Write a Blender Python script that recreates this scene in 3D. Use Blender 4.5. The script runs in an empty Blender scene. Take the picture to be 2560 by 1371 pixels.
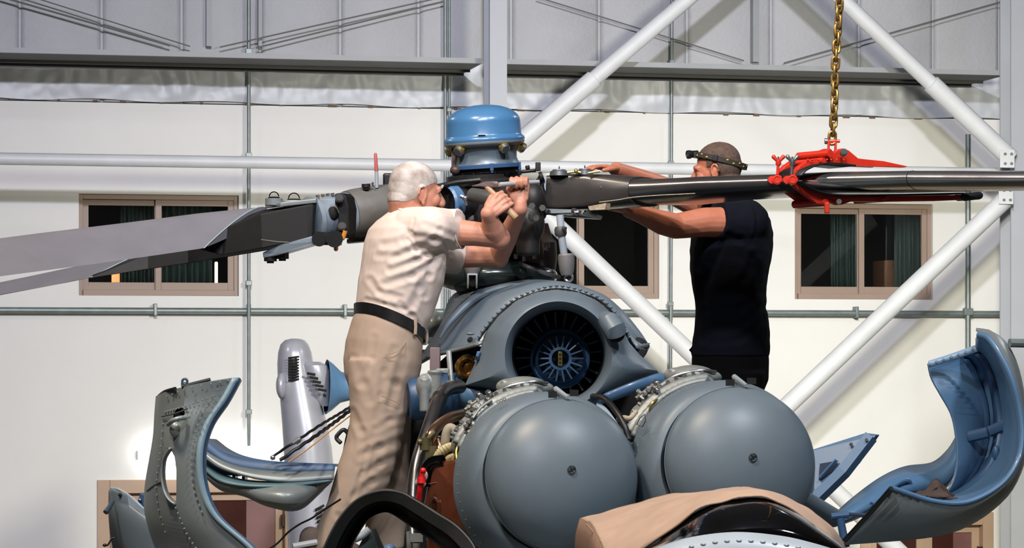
import bpy, bmesh, math, random
from mathutils import Vector as V, Matrix as M, noise as mnoise
random.seed(7)
sc = bpy.context.scene
col = sc.collection
F = 6900.0            # focal length in pixels of the 2560 wide frame
HZ = 900.0            # image row of the horizon
CZ = 3.9              # camera height
# ---------------------------------------------------------------- camera
cd = bpy.data.cameras.new('camera')
cd.sensor_width = 36.0
cd.lens = F/2560*36.0
cd.shift_y = (HZ-685.5)/2560
cd.clip_end = 200
cam = bpy.data.objects.new('camera', cd)
cam.location = (0, 0, CZ)
cam.rotation_euler = (math.pi/2, 0, 0)
col.objects.link(cam)
sc.camera = cam
# ---------------------------------------------------------------- world, exposure
w = bpy.data.worlds.new('hangar_world')
w.use_nodes = True
w.node_tree.nodes['Background'].inputs[0].default_value = (0.05, 0.055, 0.065, 1)
w.node_tree.nodes['Background'].inputs[1].default_value = 0.3
sc.world = w
sc.view_settings.view_transform = 'Standard'
sc.view_settings.look = 'None'
sc.view_settings.exposure = 0.0
sc.view_settings.gamma = 1.0
sc.view_settings.use_curve_mapping = False
sc.cycles.sample_clamp_indirect = 6.0
# ---------------------------------------------------------------- hangar lamps and unseen floods (the housings are built with them further down)
LAMPS = [  # x, y, z, watts, colour, radius, aim (None: straight down), beam angle
    (0.3, 3.0, 10.8, 840, (0.91, 0.90, 1.0), 0.32, (0.0, 0.99, -0.06), 84),  # unseen key flood, beam narrowed to light the wall and spare the helicopter
    (2.8, 16.0, 6.9, 740, (1.0, 0.95, 0.76), 0.50, (0.16, 0.86, -0.52), 112),  # flood added out of view to warm the lower wall
    (-3.0, 6.8, 11.2, 760, (1.0, 0.84, 0.66), 0.55, None, 180),
    (-2.2, 0.8, 11.0, 760, (0.88, 0.93, 1.0), 0.55, None, 180),
    (9.5, 20.0, 11.2, 300, (0.85, 0.92, 1.0), 0.45, None, 180),
    (3.2, 5.2, 11.2, 620, (0.88, 0.93, 1.0), 0.45, None, 180),
    (-9.0, 18.0, 11.2, 240, (1.0, 0.94, 0.88), 0.45, None, 180),
]
for (lx, ly, lz, lw, lc, lr, aim, beam) in LAMPS:
    ld = bpy.data.lights.new('lamp_light', 'AREA')
    ld.shape = 'DISK'; ld.size = lr*2; ld.energy = lw; ld.color = lc; ld.spread = math.radians(beam)
    lo = bpy.data.objects.new('lamp_light', ld)
    ax = V(aim or (0, 0, -1)).normalized()
    lo.location = V((lx, ly, lz))+ax*0.36
    lo.rotation_euler = ax.to_track_quat('-Z', 'Y').to_euler()
    col.objects.link(lo)

# ---------------------------------------------------------------- helpers
def P(x, y, Y):
    return V(((x-1280.0)*Y/F, Y, CZ+(HZ-y)*Y/F))
def PT(l):
    return [P(*p) for p in l]
def PX(v):
    return (1280+F*v[0]/v[1], HZ-F*(v[2]-CZ)/v[1])
def S(c):
    c = c/255.0
    return c/12.92 if c <= 0.04045 else ((c+0.055)/1.055)**2.4
def RGB(r, g, b):
    return (S(r), S(g), S(b), 1)
def cr(pts, n=8):
    """Catmull-Rom resampling of a list of Vectors (or tuples)."""
    p = [V(q) for q in pts]
    if len(p) < 3:
        return [p[0].lerp(p[1], i/n) for i in range(n+1)]
    out = []
    for i in range(len(p)-1):
        p1, p2 = p[i], p[i+1]
        p0 = p[i-1] if i > 0 else p1*2-p2
        p3 = p[i+2] if i+2 < len(p) else p2*2-p1
        for k in range(n):
            t = k/n
            out.append(0.5*((2*p1)+(p2-p0)*t+(2*p0-5*p1+4*p2-p3)*t*t+(3*p1-p0-3*p2+p3)*t**3))
    out.append(p[-1].copy())
    return out
def resample(pts, n):
    """n points evenly spaced along a polyline."""
    L = [0.0]
    for a, b in zip(pts, pts[1:]):
        L.append(L[-1]+(V(b)-V(a)).length)
    out = []; j = 0
    for i in range(n):
        t = L[-1]*i/(n-1)
        while j < len(L)-2 and L[j+1] < t:
            j += 1
        d = L[j+1]-L[j]
        out.append(V(pts[j]).lerp(V(pts[j+1]), 0 if d < 1e-9 else min(1, (t-L[j])/d)))
    return out
def basis(z, hint=(0, 0, 1)):
    z = V(z).normalized()
    h = V(hint)
    if abs(z.dot(h.normalized())) > 0.98:
        h = V((1, 0, 0))
    x = h.cross(z).normalized()
    y = z.cross(x).normalized()
    return x, y, z

class MB:
    def __init__(s):
        s.v = []; s.f = []
    def add(s, vs, fs):
        o = len(s.v)
        s.v += [V(q) for q in vs]
        s.f += [tuple(i+o for i in f) for f in fs]
        return s
    def loft(s, rings, closed=True, cap0=False, cap1=False):
        n = len(rings[0]); vs = [q for r in rings for q in r]; fs = []
        for i in range(len(rings)-1):
            for j in range(n if closed else n-1):
                k = (j+1) % n
                fs.append((i*n+j, i*n+k, (i+1)*n+k, (i+1)*n+j))
        if cap0: fs.append(tuple(range(n-1, -1, -1)))
        if cap1: fs.append(tuple((len(rings)-1)*n+j for j in range(n)))
        return s.add(vs, fs)
    def grid(s, rows):
        return s.loft(rows, closed=False)
    def tube(s, pts, r, n=12, caps=True, flat=None, hint=(0, 0, 1)):
        pts = [V(p) for p in pts]
        rings = []; px = None
        for i, p in enumerate(pts):
            a = pts[max(i-1, 0)]; b = pts[min(i+1, len(pts)-1)]
            t = (b-a)
            t = t.normalized() if t.length > 1e-9 else V((0, 0, 1))
            if px is None:
                x, y, _ = basis(t, hint)
            else:
                x = (px-t*px.dot(t)).normalized(); y = t.cross(x)
            px = x
            rr = r[i] if isinstance(r, (list, tuple)) else r
            fl = 1 if flat is None else flat
            rings.append([p+x*(rr*math.cos(2*math.pi*k/n))+y*(rr*fl*math.sin(2*math.pi*k/n)) for k in range(n)])
        return s.loft(rings, True, caps, caps)
    def capsule(s, a, b, ra, rb=None, n=14, m=5):
        a = V(a); b = V(b); rb = ra if rb is None else rb
        t = (b-a); t = t.normalized() if t.length > 1e-9 else V((0, 0, 1))
        pts = []; rs = []
        for i in range(m, 0, -1):
            q = math.pi/2*i/m
            pts.append(a-t*ra*math.sin(q)); rs.append(max(ra*math.cos(q), ra*0.02))
        pts.append(a); rs.append(ra); pts.append(b); rs.append(rb)
        for i in range(1, m+1):
            q = math.pi/2*i/m
            pts.append(b+t*rb*math.sin(q)); rs.append(max(rb*math.cos(q), rb*0.02))
        x, y, _ = basis(t)
        s.loft([[p+x*(r*math.cos(2*math.pi*k/n))+y*(r*math.sin(2*math.pi*k/n)) for k in range(n)] for p, r in zip(pts, rs)], True, True, True)
        return s
    def chain(s, pts, rs, n=14):
        for i in range(len(pts)-1):
            s.capsule(pts[i], pts[i+1], rs[i], rs[i+1], n)
        return s
    def lathe(s, prof, o, axis, n=48, a0=0.0, a1=2*math.pi, hint=(0, 0, 1)):
        x, y, z = basis(axis, hint); o = V(o)
        full = abs(a1-a0-2*math.pi) < 1e-6
        m = n if full else n+1
        rings = []
        for (r, t) in prof:
            r = max(r, 1e-5)
            rings.append([o+z*t+x*(r*math.cos(a0+(a1-a0)*k/n))+y*(r*math.sin(a0+(a1-a0)*k/n)) for k in range(m)])
        return s.loft(rings, full)
    def cyl(s, a, b, r, n=16, r2=None):
        a = V(a); b = V(b)
        return s.tube([a, b], [r, r if r2 is None else r2], n)
    def ell(s, c, rad, ax=None, n=24, m=14):
        c = V(c)
        ax = ax or (V((1, 0, 0)), V((0, 1, 0)), V((0, 0, 1)))
        if isinstance(rad, (int, float)): rad = (rad,)*3
        rings = []
        for i in range(m+1):
            q = -math.pi/2+math.pi*i/m
            cz = max(math.cos(q), 1e-3)
            rings.append([c+ax[0]*(rad[0]*cz*math.cos(2*math.pi*k/n))+ax[1]*(rad[1]*cz*math.sin(2*math.pi*k/n))+ax[2]*(rad[2]*math.sin(q)) for k in range(n)])
        return s.loft(rings, True, True, True)
    def box(s, c, size, ax=None):
        c = V(c); ax = ax or (V((1, 0, 0)), V((0, 1, 0)), V((0, 0, 1)))
        vs = []
        for k in (-1, 1):
            for (i, j) in ((-1, -1), (1, -1), (1, 1), (-1, 1)):
                vs.append(c+ax[0]*(i*size[0]/2)+ax[1]*(j*size[1]/2)+ax[2]*(k*size[2]/2))
        return s.add(vs, [(3, 2, 1, 0), (4, 5, 6, 7), (0, 1, 5, 4), (1, 2, 6, 5), (2, 3, 7, 6), (3, 0, 4, 7)])
    def prism(s, poly, ext):
        ext = V(ext); a = [V(p) for p in poly]; b = [p+ext for p in a]
        return s.loft([a, b], True, True, True)
    def torus(s, o, axis, R, r, n=32, m=10, a0=0, a1=2*math.pi):
        x, y, z = basis(axis); o = V(o)
        pts = [o+x*(R*math.cos(a0+(a1-a0)*k/n))+y*(R*math.sin(a0+(a1-a0)*k/n)) for k in range(n+1)]
        rings = []
        for k in range(n if abs(a1-a0-2*math.pi) < 1e-6 else n+1):
            q = a0+(a1-a0)*k/n
            rad = x*math.cos(q)+y*math.sin(q)
            rings.append([o+rad*(R+r*math.cos(2*math.pi*j/m))+z*(r*math.sin(2*math.pi*j/m)) for j in range(m)])
        if abs(a1-a0-2*math.pi) < 1e-6:
            rings.append(rings[0]); return s.loft(rings, True)
        return s.loft(rings, True, True, True)
    def rivet(s, p, nrm, r=0.0045):
        x, y, z = basis(nrm)
        p = V(p)
        a = [p+x*(r*math.cos(k*math.pi/3))+y*(r*math.sin(k*math.pi/3))-z*r*0.3 for k in range(6)]
        b = [p+x*(r*.7*math.cos(k*math.pi/3))+y*(r*.7*math.sin(k*math.pi/3))+z*r*0.55 for k in range(6)]
        return s.loft([a, b], True, False, True)
    def mesh(s, name, off=V((0, 0, 0)), smooth=True, angle=35):
        me = bpy.data.meshes.new(name)
        me.from_pydata([tuple(q-off) for q in s.v], [], s.f)
        bm = bmesh.new(); bm.from_mesh(me)
        bmesh.ops.remove_doubles(bm, verts=bm.verts, dist=1e-6)
        bmesh.ops.recalc_face_normals(bm, faces=bm.faces)
        bm.to_mesh(me); bm.free()
        if smooth:
            me.shade_smooth()
            me.set_sharp_from_angle(angle=math.radians(angle))
        return me

OFF = {}
def tag(o, label, cat, group=None, kind=None):
    if label: o['label'] = label
    if cat: o['category'] = cat
    if group: o['group'] = group
    if kind: o['kind'] = kind
    return o
def thing(name, loc, label, cat, group=None):
    o = bpy.data.objects.new(name, None)
    o.empty_display_size = 0.2
    o.location = loc
    col.objects.link(o); OFF[o.name] = V(loc)
    return tag(o, label, cat, group)
def obj_from_mesh(name, me, mat, parent=None, loc=None):
    o = bpy.data.objects.new(name, me)
    if mat and not me.materials: me.materials.append(mat)
    col.objects.link(o)
    if parent is not None:
        o.parent = parent; OFF[o.name] = OFF[parent.name]
    else:
        o.location = loc if loc is not None else (0, 0, 0)
        OFF[o.name] = V(o.location)
    return o
def build(name, mb, mat, parent=None, smooth=True, angle=35, bevel=0, solid=0, sub=0, soff=0):
    if parent is not None:
        off = OFF[parent.name]
    else:
        xs = [q[0] for q in mb.v]; ys = [q[1] for q in mb.v]; zs = [q[2] for q in mb.v]
        off = V(((min(xs)+max(xs))/2, (min(ys)+max(ys))/2, min(zs)))
    o = obj_from_mesh(name, mb.mesh(name, off, smooth, angle), mat, parent, off)
    if solid:
        m = o.modifiers.new('solid', 'SOLIDIFY'); m.thickness = solid; m.offset = soff
    if bevel:
        m = o.modifiers.new('bevel', 'BEVEL'); m.width = bevel; m.segments = 2; m.limit_method = 'ANGLE'; m.angle_limit = math.radians(40)
    if sub:
        m = o.modifiers.new('sub', 'SUBSURF'); m.levels = sub; m.render_levels = sub
    return o
def struct(name, mb, mat, parent=None, **k):
    o = build(name, mb, mat, parent, **k)
    o['kind'] = 'structure'
    return o
def eval_mesh(mb, voxel=None, smooth=0, solid=0, cutters=None, name='tmp'):
    """Mesh of mb after voxel union / booleans, still in world space."""
    me = mb.mesh(name, V((0, 0, 0)), True, 180)
    o = bpy.data.objects.new(name, me); col.objects.link(o)
    tmp = []
    if solid:
        m = o.modifiers.new('s', 'SOLIDIFY'); m.thickness = solid; m.offset = 0
    for c in cutters or ():
        cm = c.mesh('cut', V((0, 0, 0)), False)
        co = bpy.data.objects.new('cut', cm); col.objects.link(co); tmp.append(co)
        m = o.modifiers.new('b', 'BOOLEAN'); m.operation = 'DIFFERENCE'; m.object = co; m.solver = 'EXACT'
    if voxel:
        m = o.modifiers.new('r', 'REMESH'); m.mode = 'VOXEL'; m.voxel_size = voxel; m.use_smooth_shade = True
    if smooth:
        m = o.modifiers.new('sm', 'SMOOTH'); m.factor = 0.5; m.iterations = smooth
    dg = bpy.context.evaluated_depsgraph_get()
    dg.update()
    res = bpy.data.meshes.new_from_object(o.evaluated_get(dg))
    for q in [o]+tmp:
        bpy.data.objects.remove(q)
    return res
def place_mesh(name, me, mat, parent=None, smooth=True, angle=60):
    """Link a world-space mesh, moving its origin to the parent's."""
    me.name = name
    if parent is not None:
        off = OFF[parent.name]
    else:
        c = [v.co.copy() for v in me.vertices]
        off = V((sum(q[0] for q in c)/len(c), sum(q[1] for q in c)/len(c), min(q[2] for q in c)))
    me.transform(M.Translation(-off))
    me.materials.clear()
    if smooth:
        me.shade_smooth()
        if angle < 179: me.set_sharp_from_angle(angle=math.radians(angle))
    return obj_from_mesh(name, me, mat, parent, off)

# ---------------------------------------------------------------- materials
MATS = {}
def mat(name, c, rough=0.5, metal=0.0, var=0.0, vscale=3.0, bump=0.0, bscale=60.0, coat=0.0, emit=None, estr=0, trans=0, c2=None, spec=None, stretch=None, grain=0.0):
    if name in MATS: return MATS[name]
    m = bpy.data.materials.new(name); m.use_nodes = True
    nt = m.node_tree; b = nt.nodes['Principled BSDF']
    b.inputs['Roughness'].default_value = rough
    b.inputs['Metallic'].default_value = metal
    b.inputs['Base Color'].default_value = c
    if coat:
        b.inputs['Coat Weight'].default_value = coat; b.inputs['Coat Roughness'].default_value = 0.12
    if spec is not None: b.inputs['Specular IOR Level'].default_value = spec
    if trans: b.inputs['Transmission Weight'].default_value = trans
    if emit:
        b.inputs['Emission Color'].default_value = emit; b.inputs['Emission Strength'].default_value = estr
    tc = nt.nodes.new('ShaderNodeTexCoord')
    vec = tc.outputs['Object']
    if stretch:
        mp = nt.nodes.new('ShaderNodeMapping'); mp.inputs['Scale'].default_value = stretch
        nt.links.new(vec, mp.inputs[0]); vec = mp.outputs[0]
    if var or c2:
        n = nt.nodes.new('ShaderNodeTexNoise'); n.inputs['Scale'].default_value = vscale; n.inputs['Detail'].default_value = 6; n.inputs['Roughness'].default_value = 0.6
        nt.links.new(vec, n.inputs['Vector'])
        r = nt.nodes.new('ShaderNodeValToRGB')
        r.color_ramp.elements[0].position = 0.32; r.color_ramp.elements[1].position = 0.7
        if c2:
            r.color_ramp.elements[0].color = c; r.color_ramp.elements[1].color = c2
        else:
            r.color_ramp.elements[0].color = tuple(q*(1-var) for q in c[:3])+(1,)
            r.color_ramp.elements[1].color = tuple(min(1, q*(1+var)) for q in c[:3])+(1,)
        nt.links.new(n.outputs[0], r.inputs[0])
        nt.links.new(r.outputs[0], b.inputs['Base Color'])
        # worn paint varies in gloss too
        mr = nt.nodes.new('ShaderNodeMapRange')
        mr.inputs['To Min'].default_value = max(0.02, rough-0.06); mr.inputs['To Max'].default_value = min(1, rough+0.08)
        nt.links.new(n.outputs[0], mr.inputs['Value']); nt.links.new(mr.outputs[0], b.inputs['Roughness'])
    if bump:
        n2 = nt.nodes.new('ShaderNodeTexNoise'); n2.inputs['Scale'].default_value = bscale; n2.inputs['Detail'].default_value = 3
        nt.links.new(vec, n2.inputs['Vector'])
        bp = nt.nodes.new('ShaderNodeBump'); bp.inputs['Strength'].default_value = bump; bp.inputs['Distance'].default_value = 0.004
        nt.links.new(n2.outputs[0], bp.inputs['Height']); nt.links.new(bp.outputs[0], b.inputs['Normal'])
    MATS[name] = m
    return m

GREY = mat('grey_airframe_paint', RGB(97, 109, 118), 0.42, 0.0, 0.08, 4.0, 0.02, 30)
GREYL = mat('light_grey_airframe_paint', RGB(150, 158, 165), 0.38, 0.0, 0.10, 4.0, coat=0.2)
GREYO = mat('weathered_grey_green_paint', RGB(130, 137, 138), 0.38, 0.25, 0.12, 5.0, 0.04, 20)
BLUE = mat('blue_primer_paint', RGB(74, 108, 142), 0.40, 0.0, 0.16, 4.0, coat=0.2)
BLUED = mat('deep_blue_primer_paint', RGB(48, 78, 112), 0.42, 0.0, 0.18, 4.0)
CAPB = mat('gloss_blue_cap_paint', RGB(62, 106, 144), 0.26, 0.0, 0.05, 6.0, coat=0.3)
DARK = mat('dark_oily_steel', RGB(46, 44, 43), 0.42, 0.5, 0.35, 14.0, 0.15, 60)
DARKM = mat('matt_dark_grey_metal', RGB(76, 76, 74), 0.55, 0.3, 0.18, 8.0, 0.06, 80)
BLACK = mat('black_rubber', RGB(16, 17, 18), 0.42, 0.0, 0.2, 10.0)
BLACKG = mat('black_gloss', RGB(6, 6, 7), 0.07, 0.0, 0.0, spec=0.35)
BLACKM = mat('black_matt_spar_paint', RGB(15, 15, 16), 0.6, 0.0, 0.2, 12.0, spec=.3)
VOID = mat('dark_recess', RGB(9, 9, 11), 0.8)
STEEL = mat('brushed_steel', RGB(170, 170, 172), 0.28, 0.9, 0.10, 20.0)
STEELD = mat('heat_darkened_steel', RGB(140, 137, 136), 0.24, 0.95, 0.2, 9.0)
COPPER = mat('heat_tinted_copper_pipe', RGB(190, 150, 118), 0.22, 0.95, 0.15, 8.0)
CAST = mat('cast_magnesium_grey', RGB(140, 144, 142), 0.48, 0.35, 0.2, 9.0, 0.12, 70)
BRASS = mat('brass_fitting', RGB(196, 172, 96), 0.3, 0.85, 0.15, 20.0)
HOSE = mat('beige_wrapped_hose', RGB(186, 172, 128), 0.65, 0.0, 0.15, 20.0, 0.2, 90)
BROWN = mat('brown_enamel_tank', RGB(86, 45, 29), 0.22, 0.0, 0.15, 5.0, coat=0.4)
REDP = mat('red_clamp_paint', RGB(196, 44, 24), 0.36, 0.0, 0.18, 9.0, 0.05, 60, coat=0.2)
REDR = mat('red_rubber', RGB(205, 20, 26), 0.4)
ORNG = mat('amber_rubber', RGB(190, 122, 40), 0.45)
CHROME = mat('polished_leading_edge', RGB(205, 200, 194), 0.16, 0.95, 0.05, 6.0)
BRONZE = mat('dark_bronze_blade_finish', RGB(66, 62, 59), 0.34, 0.45, 0.15, 5.0, coat=0.15)
BLADE = mat('matt_grey_blade_skin', RGB(112, 111, 119), 0.50, 0.1, 0.08, 4.0, 0.03, 40)
PLASTER = mat('white_painted_plaster', RGB(226, 226, 225), 0.75, 0.0, 0.025, 1.2, 0.05, 40)
TUBEW = mat('white_painted_steel_tube', RGB(206, 209, 215), 0.45, 0.0, 0.06, 3.0)
GALV = mat('galvanised_conduit', RGB(130, 140, 140), 0.45, 0.5, 0.15, 9.0)
BEAMM = mat('grey_painted_girder', RGB(150, 153, 158), 0.5, 0.0, 0.08, 2.0)
FRAMEM = mat('taupe_window_frame', RGB(152, 132, 120), 0.5, 0.0, 0.05, 3.0)
WOOD = mat('ash_hammer_handle', RGB(172, 138, 104), 0.5, 0.0, 0.2, 30.0, stretch=(1, 1, 1))
GOLD = mat('gold_chromate_chain', RGB(150, 118, 62), 0.36, 0.8, 0.3, 25.0)
CANVAS = mat('tan_canvas_cover', RGB(168, 140, 120), 0.85, 0.0, 0.10, 5.0, 0.25, 220)
# ================================================================ the hangar
WA = math.radians(12.0)
WE = V((math.cos(WA), math.sin(WA), 0)); WN = V((math.sin(WA), -math.cos(WA), 0)); WZ = V((0, 0, 1))
WQ = V((0, 30, 0))
WAX = (WE, WN, WZ)
def wl(u, d, z):
    q = WQ+WE*u+WN*d
    return V((q[0], q[1], z))
def wuz(x, y, d=0.0):
    dx = (x-1280.0)/F
    Y = (30*math.cos(WA)-d)/(math.cos(WA)-dx*math.sin(WA))
    p = P(x, y, Y)
    return ((p-WQ).dot(WE), p[2])
def W(x, y, d=0.0):
    u, z = wuz(x, y, d)
    return wl(u, d, z)
def wrect(x0, y0, x1, y1, d=0.0):
    """u0,u1,z0,z1 of an upright rectangle on the wall from two corners (z read at its left edge)."""
    u0, zt = wuz(x0, y0, d); u1, zb = wuz(x1, y1, d)
    return u0, u1, zb, zt
def wbox(mb, u0, u1, d0, d1, z0, z1):
    mb.box(wl((u0+u1)/2, (d0+d1)/2, (z0+z1)/2), (abs(u1-u0), abs(d1-d0), abs(z1-z0)), WAX)
    return mb
def holed_wall(u0, u1, z0, z1, holes, d0=-0.25, d1=0.0):
    us = sorted({u0, u1}|{q for h in holes for q in h[:2]}); zs = sorted({z0, z1}|{q for h in holes for q in h[2:]})
    mb = MB()
    inside = lambda u, z: any(h[0] < u < h[1] and h[2] < z < h[3] for h in holes)
    for a, b in zip(us, us[1:]):
        for c, e in zip(zs, zs[1:]):
            if not inside((a+b)/2, (c+e)/2):
                mb.add([wl(a, d1, c), wl(b, d1, c), wl(b, d1, e), wl(a, d1, e)], [(0, 1, 2, 3)])
                mb.add([wl(a, d0, c), wl(b, d0, c), wl(b, d0, e), wl(a, d0, e)], [(3, 2, 1, 0)])
    for (a, b, c, e) in list(holes)+[(u0, u1, z0, z1)]:
        r = [(a, c), (b, c), (b, e), (a, e)]
        for i in range(4):
            p, q = r[i], r[(i+1) % 4]
            mb.add([wl(p[0], d1, p[1]), wl(q[0], d1, q[1]), wl(q[0], d0, q[1]), wl(p[0], d0, p[1])], [(0, 1, 2, 3)])
    return mb
WIN = [wrect(197, 484, 597, 741), wrect(1266, 492, 1648, 748), wrect(1987, 507, 2332, 750)]
D1 = wrect(243, 1201, 742, 1371); D1 = (D1[0], D1[1], 0.0, D1[3])
D2 = wrect(2150, 1285, 2482, 1371); D2 = (D2[0], D2[1], 0.0, D2[3])
ZT = wuz(1280, 276)[1]          # top of the plastered wall
struct('wall_back', holed_wall(-16, 16, 0, ZT, WIN+[D1, D2]), PLASTER, smooth=False)
# --- ribbed, netted sheet cladding above the plaster
def clad_material():
    m = mat('grey_quilted_insulation', RGB(172, 174, 180), 0.6, 0.0, 0.07, 1.5)
    nt = m.node_tree; b = nt.nodes['Principled BSDF']
    tc = nt.nodes.new('ShaderNodeTexCoord'); mp = nt.nodes.new('ShaderNodeMapping'); mp.inputs['Rotation'].default_value = (0, 0.7, 0); mp.inputs['Scale'].default_value = (16, 1, 16)
    ck = nt.nodes.new('ShaderNodeTexVoronoi'); ck.inputs['Scale'].default_value = 1.6
    nt.links.new(tc.outputs['Object'], mp.inputs[0]); nt.links.new(mp.outputs[0], ck.inputs['Vector'])
    bp = nt.nodes.new('ShaderNodeBump'); bp.inputs['Strength'].default_value = 0.25; bp.inputs['Distance'].default_value = 0.01
    nt.links.new(ck.outputs['Distance'], bp.inputs['Height']); nt.links.new(bp.outputs[0], b.inputs['Normal'])
    return m
CLAD = clad_material()
mb = MB()
seams = [wuz(x, 60)[0] for x in (-370, -160, 50, 255, 455, 652, 852, 1048, 1280, 1500, 1720, 1930, 2150, 2335, 2500, 2700, 2900)]
seams = [-16]+seams+[16]
rows = [[], []]
for a, b in zip(seams, seams[1:]):
    g = 0.012
    for (u, d) in ((a, -0.05), (a+g, -0.05), (a+g*1.5, -0.02), (a+0.06, -0.004), ((a+b)/2, 0.0), (b-0.06, -0.004), (b-g*1.5, -0.02), (b-g, -0.05)):
        rows[0].append(wl(u, d, ZT+0.01)); rows[1].append(wl(u, d, 12.0))
mb.grid(rows)
struct('wall_cladding', mb, CLAD, angle=60)
# --- crumpled foil-faced insulation sheet hanging under the girder
FOIL = mat('pale_foil_insulation', RGB(196, 200, 208), 0.5, 0.08, 0.05, 2.0, 0.15, 14)
mb = MB(); rows = []
NU, NV = 420, 40
for j in range(NV+1):
    v = j/NV; row = []
    for i in range(NU+1):
        x = -250+3060*i/NU
        yt = 118+x*0.0245+6; yb = 244+x*0.0215+3*math.sin(x*0.02)
        y = yt+(yb-yt)*v
        u, z = wuz(x, y, 0.05)
        sc_ = min(1.0, max(0, (1-v)*1.3))
        clump = max(0.12, mnoise.noise(V((u*0.45, 3.1, 0)))+0.45)*1.5
        d = min(0.17, 0.045+sc_*clump*(0.13*abs(mnoise.noise(V((u*5.5, z*1.6, 2.0))))+0.05*abs(math.sin(u*7.5+3.0*mnoise.noise(V((u*1.4, z*2, 5))))))+0.03*mnoise.noise(V((u*2.1, z*4, 9)))+.012*mnoise.noise(V((u*11, z*9, 3))))
        row.append(wl(u, max(d, 0.012), z))
    rows.append(row)
mb.grid(rows)
struct('wall_insulation', mb, FOIL, angle=180)
mb = MB()
for i in range(26):                     # rusty fixings along the bottom hem of the sheet
    x = 40+i*98+random.uniform(-30, 30); y = 247+x*0.0215
    c = W(x, y, 0.03); mb.box(c, (random.uniform(.02, .10), 0.02, 0.018), WAX)
struct('trim_1', mb, mat('rusty_hem_fixings', RGB(110, 84, 68), 0.8, 0.0, 0.4, 20))
# --- remaining shell
CONC = mat('cream_epoxy_floor', RGB(88, 82, 68), 0.45, 0.0, 0.06, 0.8)
DULL = mat('dull_grey_sheet', RGB(100, 102, 106), 0.7, 0.0, 0.08, 0.6)
LWALL = mat('painted_side_wall', RGB(120, 120, 120), 0.8, 0.0, 0.05, 0.8)
mb = MB(); mb.box((0, 9, -0.1), (44, 58, 0.2)); struct('floor', mb, CONC, smooth=False)
mb = MB(); mb.box((0, 9, 12.1), (44, 58, 0.2)); struct('ceiling', mb, DULL, smooth=False)
mb = MB(); mb.box((-17, 8, 6), (0.2, 40, 12)); struct('wall_left', mb, LWALL, smooth=False)
mb = MB(); mb.box((17, 10, 6), (0.2, 48, 12)); struct('wall_right', mb, LWALL, smooth=False)
mb = MB(); mb.box((0, -10, 6), (34, 0.2, 12)); struct('wall_front', mb, LWALL, smooth=False)
# --- dim offices behind the windows
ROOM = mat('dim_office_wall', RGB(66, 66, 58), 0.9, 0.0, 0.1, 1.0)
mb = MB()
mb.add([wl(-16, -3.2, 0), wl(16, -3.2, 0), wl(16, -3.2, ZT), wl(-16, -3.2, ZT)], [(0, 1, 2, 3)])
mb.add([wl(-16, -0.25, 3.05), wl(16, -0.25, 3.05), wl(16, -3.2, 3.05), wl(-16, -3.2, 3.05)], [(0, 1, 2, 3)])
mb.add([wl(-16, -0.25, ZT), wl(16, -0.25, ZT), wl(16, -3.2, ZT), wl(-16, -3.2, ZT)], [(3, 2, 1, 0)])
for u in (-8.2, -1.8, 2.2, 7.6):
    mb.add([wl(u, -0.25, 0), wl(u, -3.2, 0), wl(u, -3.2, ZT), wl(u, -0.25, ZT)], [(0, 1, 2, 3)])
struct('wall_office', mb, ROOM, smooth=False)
# --- windows
def glass():
    m = mat('window_glass', (0.85, 0.9, 0.88, 1), 0.02, 0, trans=1.0)
    m.node_tree.nodes['Principled BSDF'].inputs['IOR'].default_value = 1.45
    return m
GLASS = glass()
for i, (u0, u1, z0, z1) in enumerate(WIN):
    root = thing('window_%d' % (i+1), wl((u0+u1)/2, -0.1, z0), None, None); root['kind'] = 'structure'
    t = 0.045; fr = MB()
    d0, d1 = -0.17, -0.05
    wbox(fr, u0, u0+t, d0, d1, z0, z1); wbox(fr, u1-t, u1, d0, d1, z0, z1)
    wbox(fr, u0+t, u1-t, d0, d1, z1-t*1.2, z1); wbox(fr, u0+t, u1-t, d0, d1+0.045, z0, z0+t*1.4)
    build('window_frame', fr, FRAMEM, root, smooth=False, bevel=0.004)
    um = (u0+u1)/2; st = 0.062
    for k, (a, b, dd) in enumerate(((u0+t, um+0.02, -0.15), (um-0.035, u1-t, -0.105))):
        s_ = MB(); za, zb = z0+t*1.4, z1-t*1.2
        wbox(s_, a, a+st, dd, dd+0.035, za, zb); wbox(s_, b-st, b, dd, dd+0.035, za, zb)
        wbox(s_, a+st, b-st, dd, dd+0.035, zb-st, zb); wbox(s_, a+st, b-st, dd, dd+0.035, za, za+st*1.3)
        so = build('sash', s_, FRAMEM, root, smooth=False, bevel=0.003)
        g = MB(); wbox(g, a+st, b-st, dd+0.012, dd+0.018, za+st*1.3, zb-st)
        build('pane', g, GLASS, so, smooth=False)
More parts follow.
